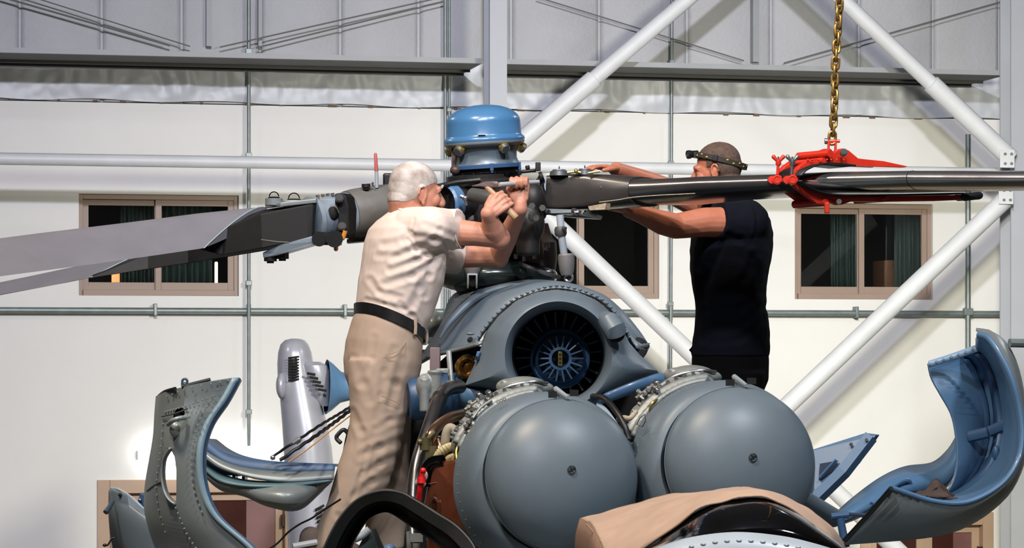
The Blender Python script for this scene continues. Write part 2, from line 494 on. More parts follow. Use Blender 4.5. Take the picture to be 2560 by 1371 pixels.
# --- doors at the foot of the wall
DGLASS = mat('dark_red_door_glass', RGB(64, 34, 28), 0.15, 0.0, 0.35, 1.4, coat=0.3)
DPANEL = mat('rosewood_door_panel', RGB(120, 84, 84), 0.35, 0.0, 0.15, 2.0)
for i, (u0, u1, z0, z1) in enumerate((D1, D2)):
    root = thing('door_%d' % (i+1), wl((u0+u1)/2, -0.1, 0), None, None); root['kind'] = 'structure'
    t = 0.13; fr = MB()
    wbox(fr, u0, u0+t, -0.2, 0.03, 0, z1); wbox(fr, u1-t, u1, -0.2, 0.03, 0, z1); wbox(fr, u0+t, u1-t, -0.2, 0.03, z1-t*1.1, z1)
    if i == 0:
        wbox(fr, u0+t*1.25, u0+t*1.5, -0.15, 0.05, 0, z1-t*1.2)
    um = (u0+u1)/2 + (0.06 if i == 0 else 0)
    build('door_frame', fr, mat('warm_door_frame', RGB(176, 150, 130), 0.45, 0, 0.05, 3), root, smooth=False, bevel=0.006)
    for k, (a, b) in enumerate(((u0+t, um), (um, u1-t))):
        lf = MB(); st = 0.09
        wbox(lf, a, a+st, -0.14, -0.08, 0, z1-t*1.1); wbox(lf, b-st, b, -0.14, -0.08, 0, z1-t*1.1)
        wbox(lf, a+st, b-st, -0.14, -0.08, z1-t*1.1-st, z1-t*1.1); wbox(lf, a+st, b-st, -0.14, -0.08, 0, 0.25)
        lo = build('door_leaf', lf, mat('warm_door_frame', None), root, smooth=False, bevel=0.004)
        pn = MB(); wbox(pn, a+st, a+st+(b-a-2*st)*(0.55 if k else 1.0), -0.115, -0.105, 0.25, z1-t*1.1-st)
        build('door_glass', pn, DGLASS, lo, smooth=False)
        if k:
            pn = MB(); wbox(pn, a+st+(b-a-2*st)*0.55, b-st, -0.117, -0.10, 0.25, z1-t*1.1-st)
            build('door_panel', pn, DPANEL, lo, smooth=False)
        hn = MB()
        for zz in (z1-0.45, z1-0.85):
            wbox(hn, a+0.005 if k == 0 else b-0.03, a+0.03 if k == 0 else b-0.005, -0.08, 0.04, zz-0.06, zz+0.06)
        build('hinge', hn, mat('dark_hinge', RGB(60, 44, 40), 0.4, 0.6), lo, smooth=False)
# --- steel frame in front of the wall
DF = 1.70                                  # the plane of columns and braces
def beam(name, x0, x1, label):
    root = thing(name, W((x0+x1)/2, 130, 0.6), label, 'girder')
    u0 = wuz(x0, 120, 1.25)[0]; u1 = wuz(x1, 120, 1.25)[0]
    zt = wuz(0, 118, 1.25)[1]
    return root, u0, u1, zt
for (x0, x1, lab) in ((-330, 1207, 'grey steel girder crossing the wall left of the middle column'), (1264, 2517, 'grey steel girder crossing the wall right of the middle column')):
    root, u0, u1, zt = beam('wall_girder', x0, x1, lab); root['kind'] = 'structure'
    b = MB(); wbox(b, u0, u1, 1.20, 1.25, zt-0.052, zt); build('front_flange', b, BEAMM, root, smooth=False)
    b = MB(); wbox(b, u0, u1, 0.20, 1.20, zt-0.05, zt-0.03); build('web', b, mat('shade_dark_girder', RGB(70, 71, 68), .6, 0, .08, 2), root, smooth=False)  # underside shade put into the colour, darker than the flange
    b = MB(); wbox(b, u0, u1, 0.55, 0.57, zt-0.075, zt-0.05); wbox(b, u0, u1, 0.20, 0.22, zt-0.075, zt-0.05); build('stiffener', b, mat('shade_dark_girder', None), root, smooth=False)
COLM = mat('pale_grey_column_paint', RGB(168, 172, 182), 0.5, 0, 0.05, 1.5)
def hcol(xc0, xc1, label):
    root = thing('column', W((xc0+xc1)/2, 900, DF), label, 'column'); root['kind'] = 'structure'
    u0 = wuz(xc0, 300, DF+0.15)[0]; u1 = wuz(xc1, 300, DF+0.15)[0]
    root.location = wl((u0+u1)/2, DF, 0); OFF[root.name] = V(root.location)
    b = MB(); wbox(b, u0, u1, DF+0.14, DF+0.16, 0, 12); build('front_flange', b, COLM, root, smooth=False)
    b = MB(); wbox(b, u0, u1, DF-0.16, DF-0.14, 0, 12); build('rear_flange', b, COLM, root, smooth=False)
    b = MB(); wbox(b, (u0+u1)/2-.008, (u0+u1)/2+.008, DF-0.14, DF+0.14, 0, 12); build('web', b, COLM, root, smooth=False)
hcol(1224, 1267, 'pale grey steel column behind the blue rotor cap')
hcol(2527, 2640, 'pale grey steel column at the right edge of the photo')
hcol(-420, -330, 'pale grey steel column beyond the left edge of the photo')
def tubeW(name, pts, r, label, cat, m=TUBEW, d=DF, group=None, n=20):
    mb = MB(); mb.tube([W(x, y, d) for (x, y) in pts], r, n)
    return tag(build(name, mb, m), label, cat, group)
zr = wuz(0, 397, DF-.26)[1]
mb = MB(); mb.tube([wl(-10.5, DF-.26, zr), wl(wuz(2515, 430, DF)[0], DF-.26, zr)], 0.062, 20)
tag(build('tie_tube', mb, TUBEW), 'white horizontal steel tube running along the wall above the windows', 'steel tube')
BR = [((1288, 365), (2200, -411), 'white diagonal steel brace rising right from behind the blue rotor cap', 0.098, 0.080),
      ((2526, 396), (1560, -515), 'white diagonal steel brace falling right to the upper bolted corner plate', 0.098, 0.080),
      ((1300, 478), (2260, 1392), 'white diagonal steel brace falling right behind the dark-clothed mechanic', 0.092, 0.092),
      ((2512, 500), (1560, 1402), 'white diagonal steel brace falling left from the lower bolted corner plate', 0.095, 0.095)]
for i, (a, b, lab, r0, r1) in enumerate(BR):
    d = DF+(0.0 if i in (0, 2) else 0.30)
    A = W(a[0], a[1], d); B = W(b[0], b[1], d)
    mb = MB()
    if r0 != r1:
        m_ = A.lerp(B, 0.42 if i == 0 and False else 0.21)
        mb.tube([A, m_, m_.lerp(B, 0.002), B], [r0, r0, r1, r1], 20)
    else:
        mb.tube([A, B], r0, 20)
    tag(build('diagonal_brace', mb, TUBEW), lab, 'steel brace')
for (x, y, lab) in ((2518, 397, 'white bolted corner plate above the blade at the right column'), (2515, 488, 'white bolted corner plate below the blade at the right column')):
    root = thing('gusset_plate', W(x, y, DF+0.42), lab, 'bolted plate')
    b = MB(); b.box(W(x, y, DF+0.42), (0.16, 0.014, 0.19), WAX); build('plate', b, TUBEW, root, smooth=False, bevel=0.003)
    for (i, j) in ((-1, -1), (1, 1), (-1, 1), (1, -1)):
        c = W(x+i*8+2, y+j*12, DF+0.43); b = MB(); b.cyl(c, c+WN*0.022, 0.014, 6); build('bolt', b, GALV, root)
# --- conduits, rods and purlins
def conduit(pts, r, label, d=0.06, m=GALV, clips=(), name='conduit'):
    root = thing(name, W(pts[0][0], pts[0][1], d), label, 'conduit')
    mb = MB(); mb.tube([W(x, y, d) for x, y in pts], r, 12); build('pipe', mb, m, root)
    for (x, y) in clips:
        c = W(x, y, d); b = MB(); b.box(c, (r*3.4, r*2.4, r*2.6), WAX); build('clip', b, m, root, bevel=0.004)
    return root
conduit([(622, -40), (622, 1116)], 0.019, 'thin vertical conduit left of the grey-haired mechanic down to the lit lamp', 0.15, clips=[(622, 128), (622, 388), (622, 708), (622, 1030)])
conduit([(1113, -40), (1113, 800)], 0.017, 'thin vertical conduit behind the rotor cap, left one of the close pair', 0.15, clips=[(1113, 160)])
conduit([(1123, -40), (1123, 800)], 0.015, 'thin vertical conduit behind the rotor cap, right one of the close pair', 0.15, clips=[(1123, 275)])
conduit([(1680, -40), (1676, 1060)], 0.018, 'thin vertical conduit left of the dark-clothed mechanic', 0.15, clips=[(1680, 155), (1677, 408), (1676, 760)])
zr = wuz(0, 776, 0.09)[1]
mb = MB(); mb.tube([wl(-11, 0.09, zr), wl(wuz(2520, 785, 0.09)[0], 0.09, zr)], 0.034, 14)
root = thing('conduit', W(1280, 780, 0.09), 'grey horizontal conduit along the wall under the windows', 'conduit'); build('pipe', mb, GALV, root)
for x in (388, 622, 862, 1676, 2140, 2420):
    u = wuz(x, 780, 0.09)[0]; b = MB(); wbox(b, u-0.018, u+0.018, 0.02, 0.14, zr-0.05, zr+0.075); build('clip', b, GALV, root, bevel=0.006)
conduit([(2420, 336), (2420, 1010)], 0.030, 'grey downpipe with a rusty top beside the right-hand window', 0.18, clips=[(2420, 780)], name='downpipe')
RODM = mat('dull_brace_rod', RGB(116, 116, 112), 0.55, 0.3)
for (pts, r, lab) in (
    ([(-60, -26), (425, 114)], 0.017, 'lower thin bracing rod sloping down to the left-hand girder at upper left'),
    ([(60, -14), (475, 116)], 0.011, 'upper thin bracing rod sloping down to the left-hand girder at upper left'),
    ([(550, 118), (1110, -8)], 0.012, 'upper thin bracing rod rising right toward the close pair of conduits'),
    ([(640, 120), (1110, 4)], 0.013, 'lower thin bracing rod rising right toward the close pair of conduits'),
    ([(1340, -8), (1860, 152)], 0.012, 'thin bracing rod falling right across the rising white brace'),
    ([(1960, 158), (2505, 4)], 0.014, 'thin bracing rod rising right across the chain to the right column')):
    tubeW('bracing_rod', pts, r*.62, lab, 'rod', RODM, 0.20, n=8)
for (x0, x1, lab) in ((516, 529, 'grey vertical purlin above the left-hand girder'), (646, 655, 'narrow grey vertical purlin right of the thin conduit at upper left'), (1882, 1897, 'grey vertical purlin above the right-hand girder, left of the chain')):
    b = MB(); u0 = wuz(x0, 60, 0.12)[0]; u1 = wuz(x1, 60, 0.12)[0]
    wbox(b, u0, u1, 0.03, 0.13, wuz(x0, 116+x0*0.0, 0.1)[1] if x0 < 1000 else wuz(x0, 155, 0.1)[1], 12); tag(build('purlin', b, BEAMM, smooth=False), lab, 'purlin', None, 'structure')
# --- fluorescent lamp over the left door, lit
c = W(524, 1138, 0.10)
root = thing('wall_lamp', c, 'lit white fluorescent lamp on the wall above the left door', 'lamp')
b = MB(); b.box(W(524, 1138, 0.03), (1.52, 0.05, 0.10), WAX); build('lamp_base', b, TUBEW, root, smooth=False)
b = MB(); b.box(W(524, 1137, 0.085), (1.48, 0.07, 0.185), WAX); build('diffuser', b, mat('lit_diffuser', (1, 1, 1, 1), 0.4, emit=(1, 0.96, 0.9, 1), estr=7), root, smooth=False, bevel=0.015)
# --- things seen through the office windows
def wl_box_thing(name, x0, y0, x1, y1, d, t, m, label, cat):
    u0, z1 = wuz(x0, y0, d); u1, z0 = wuz(x1, y1, d)
    b = MB(); wbox(b, u0, u1, d-t/2, d+t/2, z0, z1)
    return tag(build(name, b, m, bevel=0.01), label, cat)
LIT = mat('lit_warm_panel', (1, 0.6, 0.35, 1), 0.5, emit=(1.0, 0.30, 0.10, 1), estr=1.6)
LITW = mat('lit_white_tube', (1, 1, 1, 1), 0.5, emit=(1.0, 0.85, 0.65, 1), estr=3.2)
for (x0, y0, x1, y1, m, lab) in ((279, 672, 299, 713, LIT, 'glowing orange lamp panel behind the lower left pane of the left window'),
                                 (537, 655, 544, 716, LITW, 'glowing white tube lamp in the right pane of the left window'),
                                 (1366, 665, 1384, 690, LIT, 'small glowing orange lamp behind the middle window')):
    wl_box_thing('office_lamp', x0, y0, x1, y1, -0.62, 0.05, m, lab, 'lamp')
CURT = mat('dark_teal_curtain', RGB(70, 92, 88), 0.85, 0, 0.15, 3)
def curtain(x0, x1, y0, y1, d, label):
    mb = MB(); ra = []; rb = []
    u0, zt = wuz(x0, y0, d); u1, zb = wuz(x1, y1, d)
    n = 60
    for i in range(n+1):
        u = u0+(u1-u0)*i/n; dd = d+0.035*math.sin(i*0.9)+0.02*math.sin(i*0.37)
        ra.append(wl(u, dd, zt)); rb.append(wl(u, dd, zb))
    mb.grid([ra, rb])
    tag(build('curtain', mb, CURT, solid=0.004, angle=180), label, 'curtain')
curtain(300, 385, 484, 745, -0.45, 'dark teal curtain behind the left pane of the left window')
curtain(398, 530, 484, 745, -0.48, 'dark teal curtain behind the right pane of the left window')
curtain(2075, 2140, 500, 760, -0.45, 'dark curtain behind the left pane of the right-hand window')
curtain(2235, 2330, 500, 760, -0.5, 'dark curtain behind the right pane of the right-hand window')
wl_box_thing('cardboard_box', 2196, 652, 2244, 742, -0.9, 0.4, mat('cardboard', RGB(150, 104, 72), 0.8, 0, 0.1, 4), 'brown cardboard box behind the right-hand window', 'box')
# --- ceiling lamps and unseen floods: the housings round the lights set at the top
LAMPH = mat('lamp_housing_alu', RGB(150, 152, 155), 0.35, 0.8)
for (lx, ly, lz, lw, lc, lr, aim, beam) in LAMPS:
    ax = V(aim or (0, 0, -1)).normalized(); o = V((lx, ly, lz))
    lab = ('round unseen floodlight high under the hangar roof, beam narrowed onto the wall' if lz > 9 else 'round floodlight added out of view to warm the lower wall') if aim else 'round high bay lamp hanging from the hangar roof'
    root = thing('unseen_floodlight' if aim else 'high_bay_lamp', o-V((0, 0, .4)), lab, 'lamp', None if aim else 'hangar ceiling lamps')
    b = MB(); b.lathe([(lr+0.10, 0.38), (lr+0.06, 0.2), (0.22, -0.1), (0.12, -0.14), (0.12, -0.4), (0.0, -0.4)], o, ax, 32); build('reflector', b, LAMPH, root, solid=0.006)
    b = MB(); b.cyl(o-ax*.2, (lx, ly, 12.0), 0.015, 8); build('hanger_rod', b, GALV, root)
# ================================================================ the helicopter
HELI = thing('helicopter', P(1600, 1371, 10.4)-V((0, 0, 3.0)), 'grey military helicopter with opened cowlings, twin domed engine intakes and blue-capped rotor hub', 'helicopter')
EN = V((0.20, -0.965, 0.17)).normalized()         # where the engines point
HU = V((-0.062, -0.068, 1.0)).normalized()        # rotor mast direction
HL = V((0.975, 0.207, 0.066)).normalized()        # across the airframe, to the right of the picture
# ---- fuselage under the engine deck, mostly below the picture
def fus_ring(c, w, h, n=40):
    L = HL; U = V((0, 0, 1)); c = V(c)
    r = []
    for k in range(n):
        q = 2*math.pi*k/n
        cx, cy = math.cos(q), math.sin(q)
        e = 0.75
        r.append(c+L*(w*math.copysign(abs(cx)**e, cx))+U*(h*math.copysign(abs(cy)**e, cy)))
    return r
mb = MB()
ax = V((0.207, -0.975, 0)).normalized()
base = P(1620, 1371, 10.0); base.z = 0
secs = [(-11.9, 0.12, 0.16, 2.05), (-9.5, 0.30, 0.34, 2.1), (-5.0, 0.55, 0.62, 2.1), (-3.2, 0.95, 1.0, 1.9), (-1.5, 1.2, 1.12, 1.92), (0.5, 1.22, 1.12, 1.90), (1.4, 1.15, 1.05, 1.86), (2.0, 0.95, 0.85, 1.75), (2.35, 0.6, 0.5, 1.6), (2.45, 0.1, 0.1, 1.55)]
mb.loft([fus_ring(base+ax*t+V((0, 0, z)), w_, h_) for t, w_, h_, z in secs], True, True, True)
build('fuselage', mb, GREY, HELI, angle=60)
# ---- engine intakes with their dome covers
SE = 9.5/F
def dome_mark(c, parent):
    x, y, z = basis(EN)
    b = MB(); b.torus(c+EN*0.004, EN, 9.5*SE, 1.4*SE, 24, 8)
    for k in range(4):
        q = k*math.pi/2+0.5
        d = x*math.cos(q)+y*math.sin(q)
        b.box(c+EN*0.004+d*4.8*SE, (5.5*SE, 1.5*SE, 0.003), (d, EN.cross(d), EN))
    b.torus(c+EN*0.003, EN, 2.6*SE, 1.0*SE, 12, 6)
    build('centre_fastener', b, mat('dark_fastener', RGB(40, 44, 46), 0.4, 0.4), parent)
def engine(cx, cy, Y, rim, lean):
    C = P(cx, cy, Y); s = Y/F
    body = MB()
    prof = [(176, -80), (182, -58), (192, -50), (203, -54), (214, -66), (222, -84), (230, -108), (rim-3, -136), (rim, -165), (rim+3, -176), (rim+3, -190), (rim-4, -192), (rim-30, -205), (rim-36, -260), (190, -300), (176, -430), (170, -900)]
    body.lathe([(r*s, t*s) for r, t in prof], C, EN, 96)
    x, y, z = basis(EN)
    for k in range(64):                  # fasteners on the rear flange
        q = 2*math.pi*k/64
        d = x*math.cos(q)+y*math.sin(q)
        body.rivet(C+EN*(-150*s)+d*((rim-1.5)*s), d, 0.0035)
    e = build('engine', body, GREY, HELI, angle=50)
    d = MB(); n = 18
    d.lathe([(186*s, -30*s), (192*s, -14*s)]+[(193*s*math.cos(q), 112*s*math.sin(q)) for q in [i*math.pi/2/n for i in range(n+1)]], C, EN, 96)
    build('dome_cover', d, GREYL if False else GREY, e, angle=180)
    t = MB(); t.lathe([(194.5*s, -6*s), (195.5*s, 0), (194*s, 3*s), (192*s, 2*s)], C, EN, 96); build('dome_rim', t, GREY, e)
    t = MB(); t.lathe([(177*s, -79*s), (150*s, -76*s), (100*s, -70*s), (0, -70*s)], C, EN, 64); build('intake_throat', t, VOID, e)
    dome_mark(C+EN*112*s, e)
    # struts holding the dome
    for (dx, dy) in ((-182, 148),):
        b = MB(); a0 = C+V((dx*s*0.80, 0.02, -dy*s*0.72)); b0 = C+V((dx*s*1.32, 0.24, -dy*s*1.24))
        b.tube([a0, b0], 0.030, 20); build('strut', b, GREY, e)
        b = MB(); b.box(b0.lerp(a0, 0.35)+V((-0.01, 0.05, 0.04)), (0.07, 0.05, 0.06), basis(b0-a0)); build('strut_bracket', b, CAST, e, bevel=0.006)
    # slots on top of the lip
    for (sx, sy) in ((-20, 0), (34, -4)):
        v = P(cx+sx-2, cy-198+sy, Y)+V((0, 0.045, 0.006))
        b = MB(); b.box(v, (0.030, 0.02, 0.022)); build('slot', b, VOID, e, smooth=False)
    b = MB(); b.tube([P(cx-14, cy-217, Y+0.16), P(cx+6, cy-203, Y+0.05), P(cx+16, cy-196, Y+0.0)], [.010, .008, .006], 10); build('stay', b, GREYL, e)
    return e, C, s
ENG_A, CA_, SA = engine(1404, 1190, 9.5, 238, 1)
ENG_B, CB_, SB = engine(1850, 1160, 9.52, 236, 1)
# right-hand strut of the right engine
b = MB(); b.tube([P(1985, 1236, 9.5), P(2086, 1296, 9.75)], 0.034, 20); build('strut', b, GREY, ENG_B)
# small catch plate and stencil marks on the left lip
def accessories(e, C, s, seed, left):
    rnd = random.Random(seed)
    x, y, z = basis(EN)
    up = V((0, 0, 1)); up = (up-EN*up.dot(EN)).normalized(); rt = up.cross(EN)*-1
    rt = EN.cross(up)*-1 if EN.cross(up).x < 0 else EN.cross(up)
    def at(ang, r, t):          # ang from straight up, positive to the picture's left
        return C+(up*math.cos(ang)-rt*math.sin(ang))*(r*s)+EN*(t*s)
    # casing hump on top
    b = MB()
    for (a, r, t, ra) in ((0.08, 236, -300, 46), (0.30, 238, -300, 44), (0.52, 234, -300, 42), (0.75, 226, -300, 40), (0.98, 214, -300, 38)):
        b.ell(at(a, r, t), (ra*s*1.2, ra*s*1.5, ra*s), None, 20, 12)
    b.tube([at(0.0+0.09*i, 258-i*.8, -250) for i in range(13)], [13*s]*13, 12)
    b.tube([at(0.05+0.09*i, 247-i*.8, -225) for i in range(13)], [10*s]*13, 12)
    me = eval_mesh(b, 0.006, 4)
    place_mesh('accessory_gearbox', me, CAST, e)
    b = MB()
    for k in range(12):
        q = 0.05+k*0.09; c = at(q, 268-k*.8, -250); d = (c-C).normalized(); b.cyl(c, c+d*0.016, 0.0075, 6)
    build('bolt_row', b, STEEL, e)
    # starter cover on top
    b = MB(); c = at(0.07 if left else 0.09, 280, -320)
    b.ell(c, (62*s, 60*s, 26*s), None, 28, 12); b.ell(c+V((-40*s, 0, -2*s)), (34*s, 34*s, 22*s)); b.ell(c+V((44*s, 0, -6*s)), (36*s, 36*s, 18*s)); b.cyl(c+V((-52*s, -20*s, 0)), c+V((-52*s, -20*s, 16*s)), 9*s)
    me = eval_mesh(b, 0.005, 3); place_mesh('starter_cover', me, CAST, e)
    b = MB(); b.tube(cr([c+V((62*s, -30*s, 8*s)), c+V((20*s, -52*s, 12*s)), c+V((-46*s, -52*s, -2*s)), c+V((-96*s, -40*s, -34*s))], 6), 4*s, 8); build('oil_line', b, STEEL, e)
    # stacks of small valves, unions and lines on the shoulder
    m_ = [CAST, DARKM, STEEL, BRASS, DARK]
    nm = ['fuel_valve', 'pipe_union', 'sensor_plug', 'fuel_line', 'actuator']
    for k in range(40):
        q = rnd.uniform(0.42, 1.30); r = rnd.uniform(214, 256)-(q > 1.0)*16+(q < .7)*26; t = rnd.uniform(-330, -205)
        c = at(q, r, t); d = (c-C).normalized(); b = MB()
        tang = at(q+0.15, r, t)-c; tang.normalize()
        kind = rnd.randrange(5)
        if kind == 0:
            b.box(c, (rnd.uniform(14, 26)*s, rnd.uniform(12, 22)*s, rnd.uniform(10, 18)*s), (tang, EN, d)); b.cyl(c+d*8*s, c+d*20*s, 5*s, 10); b.cyl(c+d*20*s, c+d*24*s, 7*s, 6)
        elif kind == 1:
            b.cyl(c-tang*14*s, c+tang*14*s, 5*s, 10); b.cyl(c-tang*8*s, c-tang*2*s, 8*s, 6); b.cyl(c+tang*5*s, c+tang*10*s, 8*s, 6)
        elif kind == 2:
            b.cyl(c, c+d*18*s, 6*s, 12); b.cyl(c+d*18*s, c+d*23*s, 8*s, 6); b.torus(c+d*10*s, d, 7*s, 2*s, 14, 6)
        elif kind == 3:
            p1 = at(q+0.14, r+rnd.uniform(-8, 12), t+rnd.uniform(-30, 30)); p2 = at(q+0.28, r-6, t+rnd.uniform(-30, 30))
            b.tube(cr([c, p1, p2], 6), rnd.uniform(2.5, 4.5)*s, 8)
        else:
            b.cyl(c-tang*22*s, c+tang*22*s, 7*s, 12); b.ell(c+tang*24*s, 9*s, None, 12, 8); b.cyl(c-tang*30*s, c-tang*20*s, 4*s, 8)
        build(nm[kind], b, m_[kind] if rnd.random() < 0.7 else CAST, e)
    # parallel pale actuator bodies at the outer top-left
    for k in range(3):
        c0 = at(0.66+0.02*k, 252+k*14, -262-k*26); tang = (at(0.42, 262+k*12, -262-k*26)-c0).normalized()
        b = MB(); b.cyl(c0, c0+tang*56*s, 6.5*s, 12); b.cyl(c0+tang*10*s, c0+tang*16*s, 9*s, 6); b.cyl(c0+tang*40*s, c0+tang*47*s, 9*s, 6); b.ell(c0+tang*58*s, 8*s, None, 12, 8)
        build('actuator', b, mat('pale_alloy', RGB(100, 99, 94), 0.42, 0.6, 0.25, 12), e)
accessories(ENG_A, CA_, SA, 11, True)
accessories(ENG_B, CB_, SB, 23, False)
# ---- pipes, tank and hoses on the outer flank of the left engine
def pipe(name, pts, r, m, parent, n=18, k=8):
    b = MB(); b.tube(cr(PT(pts), k), r, n); return build(name, b, m, parent)
pp = pipe('exhaust_bleed_pipe', [(1150, 968, 10.7), (1118, 974, 10.55), (1096, 1000, 10.45), (1072, 1070, 10.3), (1046, 1150, 10.2), (1036, 1215, 10.15), (1032, 1300, 10.1), (1034, 1400, 10.05)], 0.026, STEELD, ENG_A, 24)
b = MB(); b.tube([P(1092, 1009, 10.44), P(1099, 993, 10.47)], 0.030, 24); build('pipe_collar', b, STEELD, pp)
pp = pipe('hot_air_pipe', [(1160, 1036, 10.35), (1125, 1046, 10.2), (1095, 1066, 10.1), (1078, 1088, 10.05), (1070, 1110, 10.05)], 0.0205, COPPER, ENG_A, 22)
pipe('hot_air_pipe', [(1092, 1100, 10.1), (1098, 1125, 10.08), (1090, 1150, 10.08), (1082, 1170, 10.1)], 0.019, COPPER, ENG_A, 20)
b = MB(); b.torus(P(1094, 1101, 10.1), P(1094, 1101, 10.1)-P(1098, 1120, 10.08), 0.021, 0.005, 24, 8); build('pipe_clamp', b, STEEL, ENG_A)
b = MB(); c = P(1064, 1112, 10.02)
b.cyl(c+V((0, 0, -.02)), c+V((0, 0, .025)), 0.022, 12); b.box(c+V((.02, 0, -.03)), (.04, .03, .05)); b.cyl(c+V((.01, 0, .02)), c+V((.035, 0, .045)), .009, 8); b.ell(c+V((-.02, -.01, .01)), .012)
b.cyl(c+V((.03, -.01, -.05)), c+V((.045, -.01, -.12)), .012, 10); build('thermostat_valve', b, mat('olive_brass', RGB(104, 96, 66), 0.4, .5, .3, 20), ENG_A)
pipe('wrapped_hose', [(1142, 1082, 9.95), (1126, 1070, 9.95), (1116, 1084, 9.95), (1112, 1115, 9.96), (1106, 1150, 10.0)], 0.0165, mat('beige_fabric_sleeve', RGB(166, 154, 134), .7, 0, .1, 20), ENG_A, 16)
hs = pipe('vent_hose', [(1138, 1116, 9.92), (1118, 1121, 9.92), (1100, 1134, 9.93), (1088, 1155, 9.95)], 0.0165, HOSE, ENG_A, 16)
b = MB()
for q in resample(cr(PT([(1136, 1116, 9.92), (1118, 1121, 9.92), (1100, 1134, 9.93), (1090, 1152, 9.95)]), 8), 9)[1:-1]:
    b.torus(q, V((0.7, 0, 0.6)), 0.0165, 0.0022, 18, 6)
build('hose_rib', b, HOSE, hs)
pipe('vent_hose', [(1140, 1138, 9.92), (1122, 1146, 9.92), (1112, 1160, 9.94)], 0.012, HOSE, ENG_A, 14)
# brown oil tank
poly = PT([(1078, 1156, 9.85), (1146, 1148, 9.8), (1162, 1240, 9.75), (1240, 1400, 9.7), (1070, 1400, 9.85), (1058, 1270, 9.88)])
b = MB(); b.prism(poly, (0.02, 0.30, 0))
tk = build('oil_tank', b, BROWN, ENG_A, smooth=False, bevel=0.014)
b = MB(); b.tube(cr(PT([(1066, 1215, 9.87), (1068, 1175, 9.86), (1082, 1158, 9.85), (1110, 1153, 9.83)]), 8), 0.016, 14, flat=1.5); build('tank_strap', b, BLACKG, tk)
b = MB(); b.tube(cr(PT([(1068, 1300, 9.835), (1072, 1262, 9.835), (1084, 1246, 9.83), (1096, 1262, 9.82), (1096, 1300, 9.82)]), 8), 0.007, 10); build('tank_bead', b, BROWN, tk)
b = MB(); b.tube(PT([(1084, 1270, 9.825), (1084, 1296, 9.825)]), 0.004, 8); build('tank_slot', b, mat('dark_brown', RGB(60, 30, 20), .4), tk)
b = MB(); b.tube(PT([(1060, 1212, 9.865), (1140, 1200, 9.79)]), 0.0016, 6); build('tank_seam', b, mat('seam_brown', RGB(140, 88, 66), .4), tk)
b = MB(); c = P(1060, 1190, 9.8); b.ell(c, (.014, .014, .02)); b.ell(c+V((-.004, 0, -.025)), (.012, .012, .016)); build('plug', b, mat('cream_plastic', RGB(214, 200, 170), .5), tk)
rh = pipe('red_hose', [(1057, 1176, 9.78), (1054, 1195, 9.78), (1050, 1225, 9.78), (1047, 1262, 9.8)], 0.0095, REDR, ENG_A, 12)
b = MB(); c = P(1058, 1178, 9.77); b.ell(c, (.011, .011, .012)); b.cyl(c+V((-.002, 0, -.01)), c+V((-.006, 0, -.04)), .008, 10); b.lathe([(.017, -.012), (.013, .012)], P(1054, 1200, 9.775), (0, 0, 1), 14); build('hose_cap', b, REDR, rh)
# blue and grey bodies behind, left of the engine
b = MB(); b.lathe([(0.0, 0.0), (.075, 0.0), (.085, .02), (.085, .20), (.07, .22), (0, .22)], P(1020, 1000, 10.95), (1, .2, .12), 28); build('generator', b, BLUED, ENG_A)
b = MB(); c = P(1062, 966, 10.8)
b.ell(c, (.035, .04, .05)); b.cyl(c+V((.04, 0, -.05)), c+V((.04, 0, .05)), .026, 14); b.cyl(c+V((.04, 0, .05)), c+V((.04, 0, .062)), .03, 14); b.box(c+V((.07, .02, .06)), (.05, .04, .02)); b.cyl(c+V((0, -.02, .03)), c+V((0, -.02, -.10)), .02, 12); b.box(c+V((.10, 0, -.01)), (.035, .04, .03))
me = eval_mesh(b, .004, 2); place_mesh('hydraulic_valve', me, CAST, ENG_A)
# dark firewall and frames filling the bay
b = MB(); b.prism(PT([(1010, 1060, 11.2), (1060, 940, 11.2), (1150, 860, 11.2), (1640, 930, 11.4), (1700, 1000, 11.4), (1700, 1420, 11.4), (1000, 1420, 11.2)]), (0.01, 0.05, 0)); build('firewall', b, mat('sooty_firewall', RGB(34, 31, 30), .7, .2, .3, 4), HELI, smooth=False)
b = MB(); b.box(P(1088, 925, 10.98), (.105, .04, .17), basis(V((0, .1, 1)))); build('bay_panel', b, mat('mauve_bay_panel', RGB(110, 92, 92), .5, 0, .15, 5), HELI, bevel=.004)
b = MB(); b.tube(PT([(1122, 880, 10.9), (1128, 960, 10.85)]), 0.011, 10); b.box(P(1127, 958, 10.84), (.03, .03, .02)); build('bay_strut', b, CAST, HELI)
b = MB(); b.ell(P(1168, 918, 10.95), (.045, .045, .05)); b.torus(P(1163, 920, 10.9), V((.6, -1, 0)), .035, .012, 24, 8); build('fire_bottle', b, mat('gilded_brass', RGB(150, 108, 56), .22, .9, .2, 8), HELI)
# hose between the engines
pipe('drain_hose', [(1482, 992, 9.95), (1510, 996, 9.8), (1535, 1022, 9.72), (1560, 1062, 9.66), (1572, 1100, 9.64)], 0.011, BLACK, ENG_A, 14)
b = MB(); r0 = cr(PT([(1494, 1004, 9.9), (1520, 1026, 9.78), (1552, 1072, 9.7)]), 6); b.grid([r0, [q+V((-.012, .01, -.045)) for q in r0]]); build('seal_strip', b, mat('pale_blue_strip', RGB(150, 170, 190), .5), ENG_A, solid=.004)
pipe('ignition_cable', [(1590, 1030, 9.75), (1575, 1046, 9.72), (1560, 1045, 9.74), (1545, 1050, 9.78)], 0.009, mat('beige_fabric_sleeve', None), ENG_B, 10)
